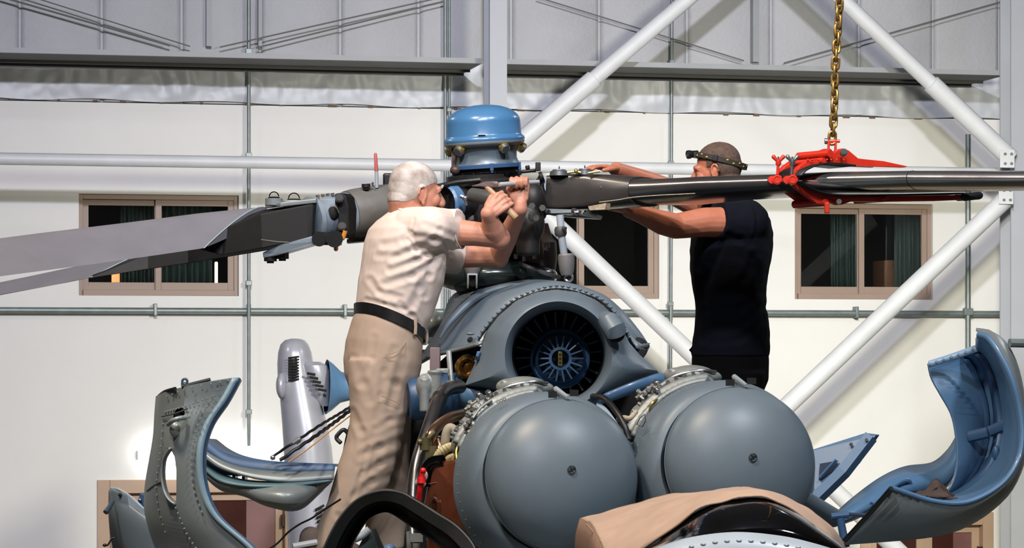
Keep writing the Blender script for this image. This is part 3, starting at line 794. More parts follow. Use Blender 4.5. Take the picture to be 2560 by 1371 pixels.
# ---- cooling fan cowl
FC = P(1396, 888, 10.75); FS = 10.75/F
FN = V((0.06, -1.0, 0.0)).normalized()
def polar(c, pts, n):
    """closed outline resampled by angle about c (picture axes)."""
    o = []
    for k in range(n):
        q = 2*math.pi*k/n; dx, dy = math.cos(q), -math.sin(q); best = None
        for (x0, y0), (x1, y1) in zip(pts, pts[1:]+pts[:1]):
            ex, ey = x1-x0, y1-y0; det = dx*(-ey)+ex*dy
            if abs(det) < 1e-9: continue
            t = ((x0-c[0])*(-ey)+ex*(y0-c[1]))/det; u = (dx*(y0-c[1])-dy*(x0-c[0]))/det
            if t > 0 and -1e-6 <= u <= 1+1e-6 and (best is None or t > best): best = t
        o.append(best)
    return o
N = 120
outer = polar((1396, 888), [(1162, 964), (1186, 912), (1204, 866), (1218, 826), (1246, 790), (1290, 752), (1340, 731), (1390, 724), (1446, 731), (1490, 750), (1524, 780), (1552, 818), (1574, 858), (1602, 890), (1652, 934), (1600, 960), (1540, 985), (1490, 1008), (1450, 1040), (1396, 1050), (1330, 1030), (1280, 990), (1230, 975)], N)
def fring(r, Y):
    return [P(1396+rr*math.cos(2*math.pi*k/N), 888-rr*math.sin(2*math.pi*k/N), Y[k] if isinstance(Y, list) else Y) for k, rr in enumerate(r if isinstance(r, list) else [r]*N)]
mix = lambda a, t: [a*(1-t)+o*t for o in outer]
mb = MB()
mb.loft([fring(112, 11.05), fring(113, 10.85), fring(117, 10.74), fring(124, 10.67), fring(134, 10.645), fring(mix(128, .30), 10.65), fring(mix(128, .62), 10.70), fring(mix(128, .88), 10.78), fring(mix(128, 1.0), 10.83)], True)
ring = fring(mix(128, 1.0), 10.83)
me_rv = MB()
for k in range(0, N, 2):
    if 8 < k < 62:
        r_ = mix(128, .965)[k]
        p = P(1396+r_*math.cos(2*math.pi*k/N), 888-r_*math.sin(2*math.pi*k/N), 10.812)
        mb.rivet(p+V((0, -.002, 0)), V((math.cos(2*math.pi*k/N)*.5, -1, math.sin(2*math.pi*k/N)*.5)), .0026)
fan = build('fan_cowl', mb, GREY, HELI, angle=50)
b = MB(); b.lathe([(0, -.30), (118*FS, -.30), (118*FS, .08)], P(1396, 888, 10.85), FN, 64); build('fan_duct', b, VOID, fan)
for k in range(24):                       # guide vanes
    q = 2*math.pi*k/24+.06
    c = P(1396, 888, 11.03); d = V((math.cos(q), 0, math.sin(q)))
    b = MB(); b.prism([c+d*.108+V((0, -.012, 0)), c+d*.172+V((0, -.012, 0)), c+d*.172+V((-.01*d.z, .03, .01*d.x)), c+d*.108+V((-.01*d.z, .03, .01*d.x))], V((-d.z, 0, d.x))*.006)
    build('guide_vane', b, mat('dim_blue_vane', RGB(84, 98, 112), .4, .2), fan, smooth=False)
c = P(1400, 897, 10.9); s = 10.9/F
b = MB(); b.lathe([(72*s, .05), (76*s, 0), (74*s, -.02), (66*s, -.016), (58*s, .02), (57*s, .05)], c, V((0.05, -1, 0.0)), 64)
wheel = build('fan_wheel', b, BLUE, fan)
b = MB(); b.lathe([(0, -.06), (70*s, -.06)], c, V((0.05, -1, 0)), 48); build('wheel_backplate', b, mat('dark_blue_backplate', RGB(30, 46, 66), .5), wheel)
b = MB(); b.lathe([(27*s, -.005), (29*s, .022), (22*s, .024), (21*s, -.005)], c, V((0.05, -1, 0.0)), 40); build('wheel_boss', b, BLUE, wheel)
for k in range(18):
    q = 2*math.pi*k/18; d = V((math.cos(q), 0.0, math.sin(q))); b = MB()
    b.tube([c+d*28*s+V((0, -.016, 0)), c+d*60*s+V((0, -.012, 0))], [2.6*s, 2.2*s], 8); build('spoke', b, BLUE, wheel)
b = MB(); b.box(c+V((0, -.03, 0)), (11*s, .012, 36*s)); bs = build('latch_plate', b, BRASS, wheel, bevel=.002)
b = MB()
for zz in (-10, 0, 10): b.cyl(c+V((0, -.035, zz*s)), c+V((0, -.042, zz*s)), 3.2*s, 10)
build('latch_screw', b, DARK, wheel)
# blue base flange of the fan cowl
b = MB(); r0 = cr(PT([(1152, 962, 10.86), (1172, 972, 10.82), (1230, 978, 10.8), (1292, 992, 10.8)]), 6); b.grid([r0, [q+V((-.006, .02, -.075)) for q in r0]]); build('base_flange', b, BLUE, fan, solid=.012)
b = MB(); r0 = cr(PT([(1474, 996, 10.7), (1520, 980, 10.68), (1580, 956, 10.7), (1640, 936, 10.75), (1664, 934, 10.78)]), 6); b.grid([r0, [q+V((.0, .01, -.035-.02*(i/24))) for i, q in enumerate(r0)]]); fl = build('base_flange', b, BLUE, fan, solid=.012)
# small ram scoop on the right of the lip
b = MB(); sp = cr(PT([(1502, 792, 10.66), (1522, 800, 10.60), (1540, 815, 10.60), (1548, 836, 10.64)]), 6)
b.tube([P(1500, 790, 10.72), P(1512, 797, 10.665), P(1524, 806, 10.63), P(1536, 822, 10.61), P(1540, 836, 10.62)], [.008, .030, .042, .044, .040], 20)
build('ram_scoop', b, GREY, fan)
b = MB(); b.cyl(P(1540, 836, 10.62), P(1540.5, 838, 10.615), .034, 20); build('scoop_mouth', b, VOID, fan)
# ---- cowl skin over the fan and gearbox (upper shell and left flap)
def loft_px(rows, n=24):
    return [resample(cr(PT(r), 8), n) for r in rows]
mb = MB()
mb.grid(loft_px([
    [(1188, 866, 10.86), (1208, 832, 10.86), (1250, 784, 10.86), (1300, 747, 10.86), (1390, 722, 10.86), (1484, 744, 10.86), (1534, 784, 10.88), (1575, 850, 10.9), (1612, 890, 10.95)],
    [(1140, 878, 11.0), (1158, 846, 11.0), (1200, 782, 11.02), (1262, 734, 11.04), (1380, 706, 11.06), (1490, 732, 11.05), (1545, 770, 11.05), (1592, 824, 11.05), (1622, 868, 11.02)],
    [(1080, 892, 11.15), (1100, 862, 11.2), (1130, 806, 11.3), (1196, 742, 11.4), (1330, 702, 11.5), (1480, 732, 11.5), (1545, 775, 11.5), (1592, 830, 11.45), (1620, 870, 11.4)],
    [(1040, 915, 11.3), (1075, 862, 11.4), (1106, 810, 11.6), (1140, 735, 11.75), (1270, 704, 11.9), (1440, 745, 12.0), (1540, 800, 12.0), (1590, 850, 11.9), (1610, 880, 11.8)]], 48))
for t in (.02, .05):
    pass
rvs = resample(cr(PT([(1192, 860, 10.855), (1208, 830, 10.85), (1250, 782, 10.85), (1300, 745, 10.85), (1390, 719, 10.85), (1484, 742, 10.85), (1534, 782, 10.87), (1575, 848, 10.89)]), 8), 34)
for q in rvs: mb.rivet(q+V((0, -.004, .005)), V((0, -.5, .8)), .0026)
shell = build('upper_cowl', mb, GREY, HELI, solid=.012, angle=40)
b = MB(); b.tube(cr(PT([(1203, 872, 10.835), (1219, 828, 10.83), (1250, 785, 10.83), (1300, 747, 10.83), (1390, 722.5, 10.83), (1484, 744, 10.83), (1530, 780, 10.84)]), 8), .0035, 6); build('seam_gap', b, VOID, shell)
b = MB()
r0 = cr(PT([(1041, 916, 11.28), (1080, 894, 11.12), (1142, 879, 10.98), (1190, 866, 10.84), (1210, 858, 10.84)]), 8); b.grid([r0, [q+V((0, .01, .012)) for q in r0]]); build('cowl_hem', b, GREYO, shell, solid=.01)
b = MB(); c = P(1175, 850, 10.82); b.torus(c, V((-.5, -1, .5)), .010, .003, 16, 6); b.ell(c+V((0, .004, 0)), .008); build('latch_hole', b, VOID, shell)
b = MB(); b.ell(P(1176, 835, 10.86), (.016, .01, .006)); build('latch_lip', b, GREY, shell)
for (x, y) in ((1063, 853), (1045, 884)):
    b = MB(); b.cyl(P(x, y, 11.2), P(x-3, y-1, 11.14), .016, 14); b.box(P(x+5, y-4, 11.2), (.045, .02, .018)); build('hinge_lug', b, GREYO, shell)
# raised strake sweeping over the left of the shell
b = MB(); b.tube(cr(PT([(1100, 845, 11.1), (1130, 800, 11.12), (1190, 745, 11.18), (1262, 718, 11.22), (1310, 712, 11.25)]), 8), [.004+.014*math.sin(math.pi*i/32) for i in range(33)], 10); build('strake', b, GREY, shell)
# right-hand lower lip of the shell with its dark mouth
b = MB(); b.grid(loft_px([[(1576, 838, 10.9), (1598, 860, 10.86), (1622, 858, 11.0)], [(1578, 850, 10.88), (1594, 874, 10.84), (1614, 872, 10.96)]], 12)); build('side_lip', b, GREY, shell, solid=.012)
b = MB(); b.ell(P(1590, 862, 10.98), (.045, .05, .03)); build('side_mouth', b, VOID, shell)
b = MB(); b.box(P(1603, 886, 10.86), (.028, .03, .05), basis(V((.5, 0, 1)))); build('side_bracket', b, BLACK, shell, bevel=.004)
b = MB(); b.box(P(1196, 893, 10.80), (.04, .012, .045), basis(V((.3, -.1, 1)))); lug = build('blue_lug', b, BLUE, fan, bevel=.003)
b = MB(); b.cyl(P(1193, 896, 10.79), P(1193, 896, 10.78), .009, 12); build('lug_hole', b, VOID, lug)
# grey bulge seen left of the shell, behind the mechanic's waist
b = MB(); b.ell(P(1082, 810, 12.2), (.055, .12, .06)); b.ell(P(1060, 830, 12.2), (.05, .1, .06)); me = eval_mesh(b, .008, 4); place_mesh('exhaust_fairing', me, GREYO, HELI)
# ---- gearbox fairing and swash plate between cowl and hub
hub = P(1210, 560, 11.6); s = 11.6/F
def hp(t):
    return hub+HU*t
b = MB(); c = P(1236, 690, 11.75)
b.ell(c, (.27, .25, .085), None, 48, 20); gb = build('gearbox_fairing', b, mat('dark_green_gloss_fairing', RGB(34, 44, 42), .18, .0, .15, 4, coat=.6), HELI)
b = MB(); b.tube(cr(PT([(1300, 660, 11.55), (1330, 672, 11.5), (1370, 686, 11.52), (1398, 694, 11.58)]), 6), .009, 10); build('polished_rim', b, STEEL, gb)
b = MB(); b.lathe([(.12, -.05), (.13, 0), (.13, .07), (.115, .085), (.10, .15), (.0, .15)], P(1317, 650, 11.75), HU, 36); build('gearbox_housing', b, mat('umber_casting', RGB(84, 72, 66), .5, .3, .2, 8), HELI)
for (x, y, r) in ((1368, 612, .012), (1250, 640, .011), (1290, 640, .009), (1310, 646, .009), (1335, 640, .010)):
    b = MB(); b.cyl(P(x, y+8, 11.6), P(x, y-4, 11.6), r, 8); build('housing_bolt', b, STEEL, gb)
b = MB(); b.lathe([(.05, -.36), (.055, -.05), (.11, -.03), (.15, 0), (.15, .03), (.12, .05), (.06, .06), (.06, .30)], hp(-.08), HU, 40); build('swash_plate', b, DARK, HELI)
for (x, y, sx, sz) in ((1270, 600, .09, .06), (1330, 585, .06, .09), (1230, 585, .06, .05), (1290, 560, .08, .05), (1180, 560, .07, .05)):
    b = MB(); b.box(P(x, y, 11.55), (sx, .08, sz), basis(V((.1*random.random(), .1, 1)))); b.cyl(P(x, y, 11.5), P(x, y, 11.45), .02, 12); build('swash_bracket', b, DARKM if x > 1300 else DARK, HELI, bevel=.006)
# ---- rotor hub
b = MB()
b.lathe([(r*s, t*s) for r, t in ((40, -60), (70, -52), (88, -40), (92, -10), (90, 12), (78, 20), (80, 40), (93, 48), (93, 58), (86, 64), (86, 74), (60, 78))], hp(48*s), HU, 56)
HUB = build('rotor_hub', b, DARK, HELI)
fl_c = P(1210, 347, 11.6)
def fp(t): return fl_c+HU*(t*s)
def lath(name, prof, m, n=64):
    b = MB(); b.lathe([(r*s, t*s) for r, t in prof], fl_c, HU, n); return build(name, b, m, HUB, angle=40)
cap = lath('hub_cap', [(101, -8), (102.5, -4), (101, 1), (96, 5), (94, 9), (93.5, 40), (92, 48), (88, 56), (80, 64), (66, 73), (46, 80), (22, 84), (0, 85)], CAPB)
b = MB(); b.box(fp(3)+V((-.008, -.166, 0)), (.032, .008, .006)); build('cap_catch', b, GREYL, cap)
lath('cap_flange', [(101, -8), (101, -12), (97, -17), (86, -20)], GREYO)
lath('hub_neck', [(86, -18), (80, -34), (79, -50), (83, -62), (85, -66)], mat('grey_blue_neck', RGB(88, 100, 108), .35, .1, .2, 6))
lath('neck_band', [(84, -64), (88, -66), (88, -74), (83, -76)], BLUED)
lath('seal_ring', [(80, -74), (84, -82), (90, -88), (90, -96), (84, -100), (80, -102)], BLACKG)
lath('slip_ring', [(84, -100), (88, -104), (88, -112), (84, -116), (86, -120), (90, -124), (90, -130), (70, -134)], DARKM)
hx, hy, hz = basis(HU)
def azdir(deg):          # horizontal direction about the mast, 0 = towards the camera, + = picture right
    q = math.radians(deg)
    f = V((0, -1, 0)); f = (f-HU*f.dot(HU)).normalized(); r = HU.cross(f)*-1
    r = -HU.cross(f) if HU.cross(f).x < 0 else HU.cross(f)
    return f*math.cos(q)+r*math.sin(q)
for a in (-41, 31, 103, 175, -113):
    d = azdir(a); dn = (d*.75-HU*.45).normalized(); c = fp(-22)+d*88*s
    b = MB(); b.cyl(c-dn*.015, c+dn*.012, .024, 6); b.cyl(c+dn*.012, c+dn*.020, .021, 24); g = build('cap_bolt', b, BRASS, HUB)
    b = MB(); b.lathe([(.021, .020), (.021, .026), (.017, .030), (0, .030)], c, dn, 24); build('bolt_head', b, STEEL, g)
for a in (-60, 10, 75):
    d = azdir(a); b = MB(); b.box(fp(-72)+d*87*s, (.014, .014, .03), basis(HU)); b.cyl(fp(-80)+d*87*s, fp(-86)+d*87*s, .006, 8); build('neck_lug', b, BLUED, HUB)
b = MB(); b.box(P(1134, 398, 11.55), (.018, .02, .09)); b.ell(P(1138, 426, 11.52), (.022, .02, .02)); build('hub_bracket', b, mat('maroon_bracket', RGB(64, 46, 44), .5), HUB)
b = MB(); b.tube(PT([(1302, 430, 11.5), (1340, 426, 11.5)]), .008, 8); b.cyl(P(1320, 424, 11.5), P(1318, 414, 11.5), .010, 8); b.box(P(1345, 417, 11.5), (.022, .03, .036)); build('hub_sensor', b, DARK, HUB, bevel=.003)
b = MB(); b.tube(PT([(1095, 466, 11.35), (1140, 456, 11.4), (1200, 450, 11.42)]), .010, 8); build('hub_pipe', b, DARK, HUB)
# dark arms of the hub star and damper housings
for (pts, r) in (((( 1250, 508, 11.5), (1300, 512, 11.42), (1345, 500, 11.45)), .085), (((1180, 508, 11.5), (1120, 512, 11.42)), .075)):
    q = PT(pts); b = MB(); b.tube(q, [r*.85]+[r]*(len(q)-1), 28); build('hub_arm', b, DARK, HUB, angle=30)
b = MB(); b.lathe([(.070, 0), (.078, .01), (.078, .05), (.07, .06)], P(1140, 508, 11.44), P(1120, 512, 11.42)-P(1180, 508, 11.5), 36); build('blue_collar', b, BLUE, HUB)
b = MB(); b.tube(PT([(1180, 488, 11.32), (1215, 494, 11.26), (1236, 498, 11.24)]), [.03, .032, .03], 20); build('damper', b, DARKM, HUB)
b = MB(); c = P(1163, 496, 11.3); b.ell(c, .012); b.cyl(c, c+V((-.02, 0, .01)), .008, 8); b.cyl(c, c+V((.005, 0, -.03)), .006, 8); build('grease_nipple', b, STEEL, HUB)
b = MB(); c = P(1320, 560, 11.35); b.ell(c, (.07, .07, .09)); b.ell(c+V((.02, 0, .10)), (.05, .06, .07)); b.cyl(c+V((0, 0, -.13)), c, .05, 18); me = eval_mesh(b, .008, 2); place_mesh('pitch_housing', me, mat('brown_black_casting', RGB(38, 35, 34), .5, .3, .25, 9), HUB)
for (x, y, Y) in ((1356, 520, 11.32), (1330, 515, 11.25), (1300, 530, 11.28), (1340, 545, 11.25)):
    b = MB(); b.cyl(P(x, y, Y), P(x, y, Y-.03), .014, 6); build('hub_bolt', b, DARKM, HUB)
# pitch links
lk = pipe('pitch_link', [(1400, 538, 11.3), (1404, 590, 11.3), (1412, 650, 11.32)], .0155, GREYL, HUB, 18, 3)
b = MB(); b.lathe([(.020, -.01), (.025, .0), (.025, .02), (.020, .03)], P(1402, 585, 11.3), P(1400, 540, 11.3)-P(1404, 590, 11.3), 20); b.cyl(P(1408, 570, 11.27), P(1414, 572, 11.26), .008, 8); build('link_nut', b, DARKM, lk)
b = MB(); b.lathe([(.0, -.02), (.024, -.02), (.030, 0), (.034, .035), (.034, .06), (.028, .068)], P(1417, 676, 11.32), V((-.05, 0, 1)), 28); build('link_cup', b, mat('grey_cup_casting', RGB(122, 118, 116), .45, .3, .1, 10), lk)
b = MB(); b.torus(P(1422, 694, 11.32), (.3, 1, 0), .016, .006, 20, 8); b.cyl(P(1419, 686, 11.32), P(1420, 690, 11.32), .012, 12); build('link_eye', b, STEEL, lk)
lk = pipe('pitch_link', [(1176, 510, 11.45), (1177, 560, 11.47), (1182, 650, 11.5)], .017, GREYL, HUB, 18, 3)
b = MB(); b.lathe([(.0, -.03), (.026, -.025), (.034, .0), (.034, .03), (.024, .036)], P(1181, 672, 11.5), V((0, 0, 1)), 28); build('link_cup', b, mat('grey_cup_casting', None), lk)
b = MB(); c = P(1181, 704, 11.48); b.box(c+V((-.018, 0, 0)), (.008, .03, .06)); b.box(c+V((.018, 0, 0)), (.008, .03, .06)); b.box(c+V((0, 0, .028)), (.044, .03, .008)); build('link_clevis', b, GREYL, lk, bevel=.003)
b = MB(); b.cyl(c+V((0, -.012, -.01)), c+V((0, .02, -.01)), .012, 14); build('clevis_pin', b, DARK, lk)
# ---- hub arm to the left: drum, grip, brackets
A0 = P(995, 522, 11.42); A1 = P(868, 538, 11.28); A2 = P(776, 549, 11.18)
ad = (A1-A0).normalized()
b = MB(); L = (A1-A0).length
b.lathe([(.0, -.03), (.060, -.03), (.082, -.012), (.098, .01), (.106, .04), (.108, L*.5), (.103, L-.03), (.098, L), (.0, L)], A0, ad, 48); drum = build('damper_drum', b, mat('olive_grey_casting', RGB(104, 102, 97), .5, .25, .15, 7, .1, 60), HUB, angle=40)
b = MB(); b.lathe([(.08, -.055), (.09, -.045), (.09, -.025), (.082, -.012)], A0, ad, 40); build('drum_collar', b, BLUE, drum)
b = MB(); c = P(915, 463, 11.27); b.cyl(c+V((0, 0, -.02)), c, .014, 6); b.cyl(c+V((0, 0, -.01)), c+V((0, 0, .004)), .018, 12); b.box(P(932, 461, 11.27), (.007, .01, .016)); b.tube(PT([(918, 460, 11.27), (931, 460, 11.27)]), .0015, 6); build('filler_plug', b, DARK, drum)
b = MB(); b.box(P(970, 452, 11.4), (.04, .05, .06)); build('drum_block', b, BLACK, drum, bevel=.008)
b = MB(); b.prism([A0+ad*.03+V((0, -.03, -.095)), A0+ad*L+V((0, -.03, -.10)), A0+ad*L+V((0, -.03, -.115)), A0+ad*.1+V((0, -.03, -.12)), A0+ad*.02+V((0, -.03, -.135)), A0+ad*(-.03)+V((0, -.03, -.11))], (0, .1, 0)); build('drum_underside', b, DARK, drum, smooth=False)
bp_ = MB(); ax_, ay_, az_ = basis(ad)
bp_.prism(PT([(836, 484, 11.12), (856, 482, 11.12), (866, 492, 11.12), (872, 520, 11.12), (870, 585, 11.12), (862, 594, 11.12), (846, 592, 11.12), (838, 575, 11.12), (846, 548, 11.12), (846, 528, 11.12), (836, 510, 11.12)]), (.03, .07, 0)); brk = build('drag_bracket', bp_, BLACKM, HUB, smooth=False, bevel=.006)
for (x, y) in ((848, 496), (855, 566)):
    b = MB(); b.cyl(P(x, y, 11.12), P(x, y, 11.09), .017, 20); b.cyl(P(x, y, 11.09), P(x, y, 11.085), .011, 16); build('bracket_bolt', b, DARKM, brk)
b = MB(); L2 = (A2-A1).length
b.lathe([(.0, -.01), (.092, -.01), (.094, .02), (.078, .06), (.074, L2*.7), (.08, L2-.03), (.094, L2-.02), (.096, L2), (.078, L2+.008), (.0, L2)], A1, ad, 44)
b.prism(PT([(784, 504, 11.2), (838, 488, 11.22), (838, 500, 11.22), (790, 520, 11.2)]), (0, .14, 0)); b.prism(PT([(784, 590, 11.12), (838, 578, 11.14), (838, 606, 11.14), (784, 612, 11.12)]), (0, .14, 0))
grip = build('blade_grip', b, mat('grey_blue_grip_paint', RGB(128, 140, 150), .34, .1, .1, 6, coat=.2), HUB, angle=35)
for (x, y, r) in ((803, 535, 10), (832, 533, 16)):
    b = MB(); b.ell(P(x, y, 11.155), (r*s*.8, .014, r*s)); build('grip_hole', b, VOID, grip)
for (x, y) in ((795, 489), (808, 487), (820, 485), (832, 484)):
    b = MB(); b.cyl(P(x, y+6, 11.22), P(x-1, y-1, 11.22), .009, 6); build('grip_bolt', b, STEEL, grip)
# fork plates and pins holding the left blade
b = MB(); b.prism(PT([(662, 522, 11.3), (700, 518, 11.08), (790, 508, 11.05), (800, 506, 11.3), (700, 514, 11.4)]), (0, 0, .018)); build('fork_plate', b, GREYO, grip, smooth=False, bevel=.004)
b = MB(); b.prism(PT([(656, 632, 11.08), (700, 612, 11.04), (790, 588, 11.02), (800, 604, 11.02), (786, 612, 11.02), (690, 640, 11.06), (658, 646, 11.08)]), (0.02, .18, 0.01)); build('fork_plate', b, mat('grey_blue_grip_paint', None), grip, smooth=False, bevel=.005)
for (x, y, r, m_) in ((685, 502, .036, GREYO), (735, 507, .042, GREYL)):
    c = P(x, y+2, 11.16); b = MB(); b.cyl(c+V((0, 0, -.016)), c+V((0, 0, .012)), r, 28); nut = build('pin_nut', b, m_, grip, angle=30)
    b = MB(); b.lathe([(r*.66, .012), (r*.66, .018), (r*.5, .018), (r*.5, .013)], c, (0, 0, 1), 24); b.torus(c+V((0, 0, .020)), (0, 1, .1), r*.52, .0022, 16, 6, 0, math.pi); build('pin_ring', b, BLACKG, nut)
for (x, y) in ((676, 640), (706, 634)):
    c = P(x, y, 11.1); b = MB(); b.cyl(c+V((0, 0, -.022)), c+V((0, 0, .015)), .026, 20); b.cyl(c+V((0, 0, -.03)), c+V((0, 0, -.02)), .016, 6); build('pin_foot', b, DARK, grip)
b = MB(); b.tube(PT([(653, 600, 11.0), (690, 605, 10.98), (722, 607, 10.98)]), .0035, 8); build('locking_lever', b, DARKM, grip)
# lower drag links with amber ends
b = MB(); b.cyl(P(798, 598, 11.05), P(798, 598, 10.99), .030, 20); b.box(P(822, 597, 11.05), (.10, .06, .05)); b.cyl(P(836, 598, 11.02), P(836, 598, 10.97), .034, 20); lk = build('droop_stop', b, BLACKM, HUB, angle=30)
for (x, y, dx) in ((840, 623, .0), (857, 596, .01)):
    c = P(x, y, 11.0); b = MB(); b.cyl(c, c+V((dx, 0, .03)), .009, 12); b.ell(c, .009); build('amber_bumper', b, ORNG, lk)
b = MB(); b.cyl(P(838, 606, 11.0), P(839, 616, 11.0), .018, 12); build('bumper_seat', b, DARKM, lk)
# red and grey witness rod standing on the arm
b = MB(); b.tube(PT([(942, 470, 11.3), (941, 428, 11.3)]), .0075, 12); rod = build('marker_rod', b, GREYL, HUB)
b = MB(); b.capsule(P(941, 428, 11.3), P(938.6, 386, 11.3), .0078, .0065, 12); build('rod_tip', b, mat('faded_red_paint', RGB(176, 84, 78), .5), rod)
# ---- the two fitted blades on the left
def airfoil(le, te, thick, up, n=13, round_=1.0):
    le = V(le); te = V(te); c = te-le; u = (up-c*(up.dot(c)/c.dot(c))).normalized(); t = thick
    top = []; bot = []
    for i in range(n):
        x = (1-math.cos(math.pi*i/(n-1)))/2
        y = 5*t*(0.2969*math.sqrt(x)-0.1260*x-0.3516*x*x+0.2843*x**3-0.1036*x**4)
        top.append(le+c*x+u*y); bot.append(le+c*x-u*y*.8)
    return top+bot[-2:0:-1]
UP = V((0, 0, 1))
def left_blade(name, st, spar, cut, seam_col):
    b = MB(); b.loft([airfoil(P(*l), P(*t), .062, UP, 15) for l, t in st], True, True, True)
    bl = build(name, b, BLADE, HELI, angle=50)
    b = MB(); b.loft([PT(r) for r in spar], True, True, True); build('spar_root', b, BLACKM, bl, smooth=False, bevel=.006)
    l, t = cut
    A = airfoil(P(*l), P(*t), .066, UP, 15)[:15]
    b = MB(); b.tube(A, .0022, 6); build('root_edge_tape', b, mat('pale_edge_tape', RGB(150, 170, 165), .5), bl)
    return bl
left_blade('rotor_blade',
    [((668, 523, 11.36), (508, 621, 10.98)), ((500, 540, 11.24), (400, 637, 10.86)), ((330, 562, 11.08), (240, 660, 10.7)), ((100, 590, 10.82), (10, 690, 10.45)), ((-130, 620, 10.55), (-200, 722, 10.2)), ((-500, 664, 10.15), (-580, 780, 9.8))],
    [[(792, 506, 11.28), (786, 509, 11.06), (782, 594, 11.04), (790, 590, 11.26)], [(772, 508, 11.28), (768, 512, 11.05), (768, 600, 11.03), (772, 594, 11.26)], [(660, 524, 11.28), (652, 534, 11.07), (656, 622, 11.05), (664, 606, 11.26)], [(560, 560, 11.22), (556, 574, 11.13), (556, 640, 11.11), (560, 620, 11.2)], [(480, 585, 11.2), (478, 594, 11.14), (478, 618, 11.13), (480, 616, 11.2)]],
    ((664, 524, 11.355), (510, 621, 10.982)), 0)
left_blade('rotor_blade',
    [((470, 612, 12.75), (226, 694, 12.3)), ((330, 648, 12.9), (140, 712, 12.45)), ((100, 698, 13.2), (-60, 748, 12.75)), ((-300, 780, 13.7), (-420, 826, 13.2))],
    [[(790, 560, 12.0), (786, 562, 11.8), (786, 600, 11.78), (790, 600, 12.0)], [(690, 574, 12.2), (684, 578, 12.0), (684, 624, 11.98), (690, 620, 12.2)], [(480, 606, 12.6), (470, 606, 12.3), (470, 659, 12.28), (480, 650, 12.6)], [(380, 626, 12.65), (370, 634, 12.34), (370, 674, 12.32), (380, 664, 12.6)], [(240, 676, 12.7), (228, 690, 12.31), (228, 695, 12.3), (240, 690, 12.6)]],
    ((466, 612, 12.74), (228, 694, 12.3)), 0)
# ---- tail fin and tail rotor gearbox far behind
TF = 23.5
def fin_ring(xl, xr, y, Y=TF, depth=.75, n=36):
    c = P((xl+xr)/2, y, Y); wv = (xr-xl)/2*Y/F; r = []
    for k in range(n):
        q = 2*math.pi*k/n
        r.append(c+V((wv*math.cos(q), -math.sin(q)*wv*1.1 if math.sin(q) > 0 else -math.sin(q)*depth, 0)))
    return r
b = MB()
b.loft([fin_ring(727, 745, 847), fin_ring(712, 758, 851), fin_ring(701, 768, 862), fin_ring(695, 776, 882), fin_ring(693, 781, 910), fin_ring(694, 790, 950), fin_ring(700, 800, 1000), fin_ring(705, 816, 1060), fin_ring(708, 828, 1120), fin_ring(712, 836, 1200), fin_ring(717, 842, 1300), fin_ring(724, 850, 1420), fin_ring(734, 866, 1600)], True, True, True)
fin = build('tail_fin', b, mat('silver_grey_fin_paint', RGB(158, 160, 172), .30, .25, .08, 3, coat=.3), HELI, angle=60)
b = MB(); b.ell(P(703, 965, TF-.15), (.045, .10, .11)); build('fin_blister', b, mat('silver_grey_fin_paint', None), fin)
for k in range(9):
    c = P(733, 896+k*7, TF-.20); b = MB(); b.tube([c+V((-.04, .01, 0)), c+V((0, -.012, .006)), c+V((.045, .02, .012))], .0085, 8); build('louvre_slot', b, VOID, fin)
b = MB()
b.loft([fin_ring(752, 800, 905, TF-.05, .3), fin_ring(752, 818, 914, TF-.05, .3), fin_ring(756, 824, 930, TF-.05, .3), fin_ring(766, 824, 975, TF-.05, .3), fin_ring(800, 822, 1016, TF-.02, .2)], True, True, True)
gbx = build('gearbox_fairing', b, mat('silver_grey_fin_paint', None), fin)
for k in range(5):
    c = P(778+k*7, 935+k*10, TF-.235); b = MB(); b.tube([c+V((-.035, 0, .004)), c+V((.035, -.0, -.008))], .011, 8); build('vent_slot', b, VOID, gbx)
b = MB(); b.lathe([(.235, 0), (.20, .05), (.135, .12), (.105, .22), (.115, .34), (.0, .34)], P(816, 968, TF), V((.97, .2, -.03)), 36); cone = build('tail_rotor_cone', b, BLUE, fin)
b = MB(); b.lathe([(.0, 0), (.10, 0), (.11, .1), (.07, .2), (.0, .2)], P(916, 968, TF+.06), V((.97, .2, -.03)), 28); build('tail_rotor_hub', b, BLUED, cone)
b = MB()
for k in range(5):
    c = P(800+k*1.5, 1270+k*10, TF-.25); b.tube([c+V((-.04, 0, -.02)), c+V((.035, 0, .02))], .010, 8)
build('lower_vent', b, VOID, fin)
# ---- opened cowling, far left (grey outside towards us, with holes)
def panel(name, rows, m_out, parent, n=30, thick=.014, cutters=None, rivets=None, angle=60):
    b = MB(); b.grid(loft_px(rows, n))
    if rivets:
        for row, step in rivets:
            for q in resample(cr(PT(row), 6), step): b.rivet(q+V((0, -.009, 0)), V((0, -1, .1)), .0038)
    if cutters:
        b2 = MB(); b2.grid(loft_px(rows, n))
        me = eval_mesh(b2, None, 0, thick, cutters)
        o = place_mesh(name, me, m_out, parent, angle=40)
        return o
    return build(name, b, m_out, parent, solid=thick, angle=angle)
YL = 9.4
def cutpoly(pts, Y0, Y1):
    c = MB(); c.loft([[P(x, y, Y0) for x, y in pts], [P(x, y, Y1) for x, y in pts]], True, True, True); return c
import itertools
almond = [(425, 1121), (436, 1142), (441, 1175), (441, 1215), (440, 1262), (432, 1262), (420, 1248), (408, 1222), (404, 1190), (406, 1160), (414, 1136)]
scoop = [(441, 1023), (452, 1019), (461, 1023), (462, 1035), (455, 1048), (440, 1054), (432, 1050), (434, 1036)]
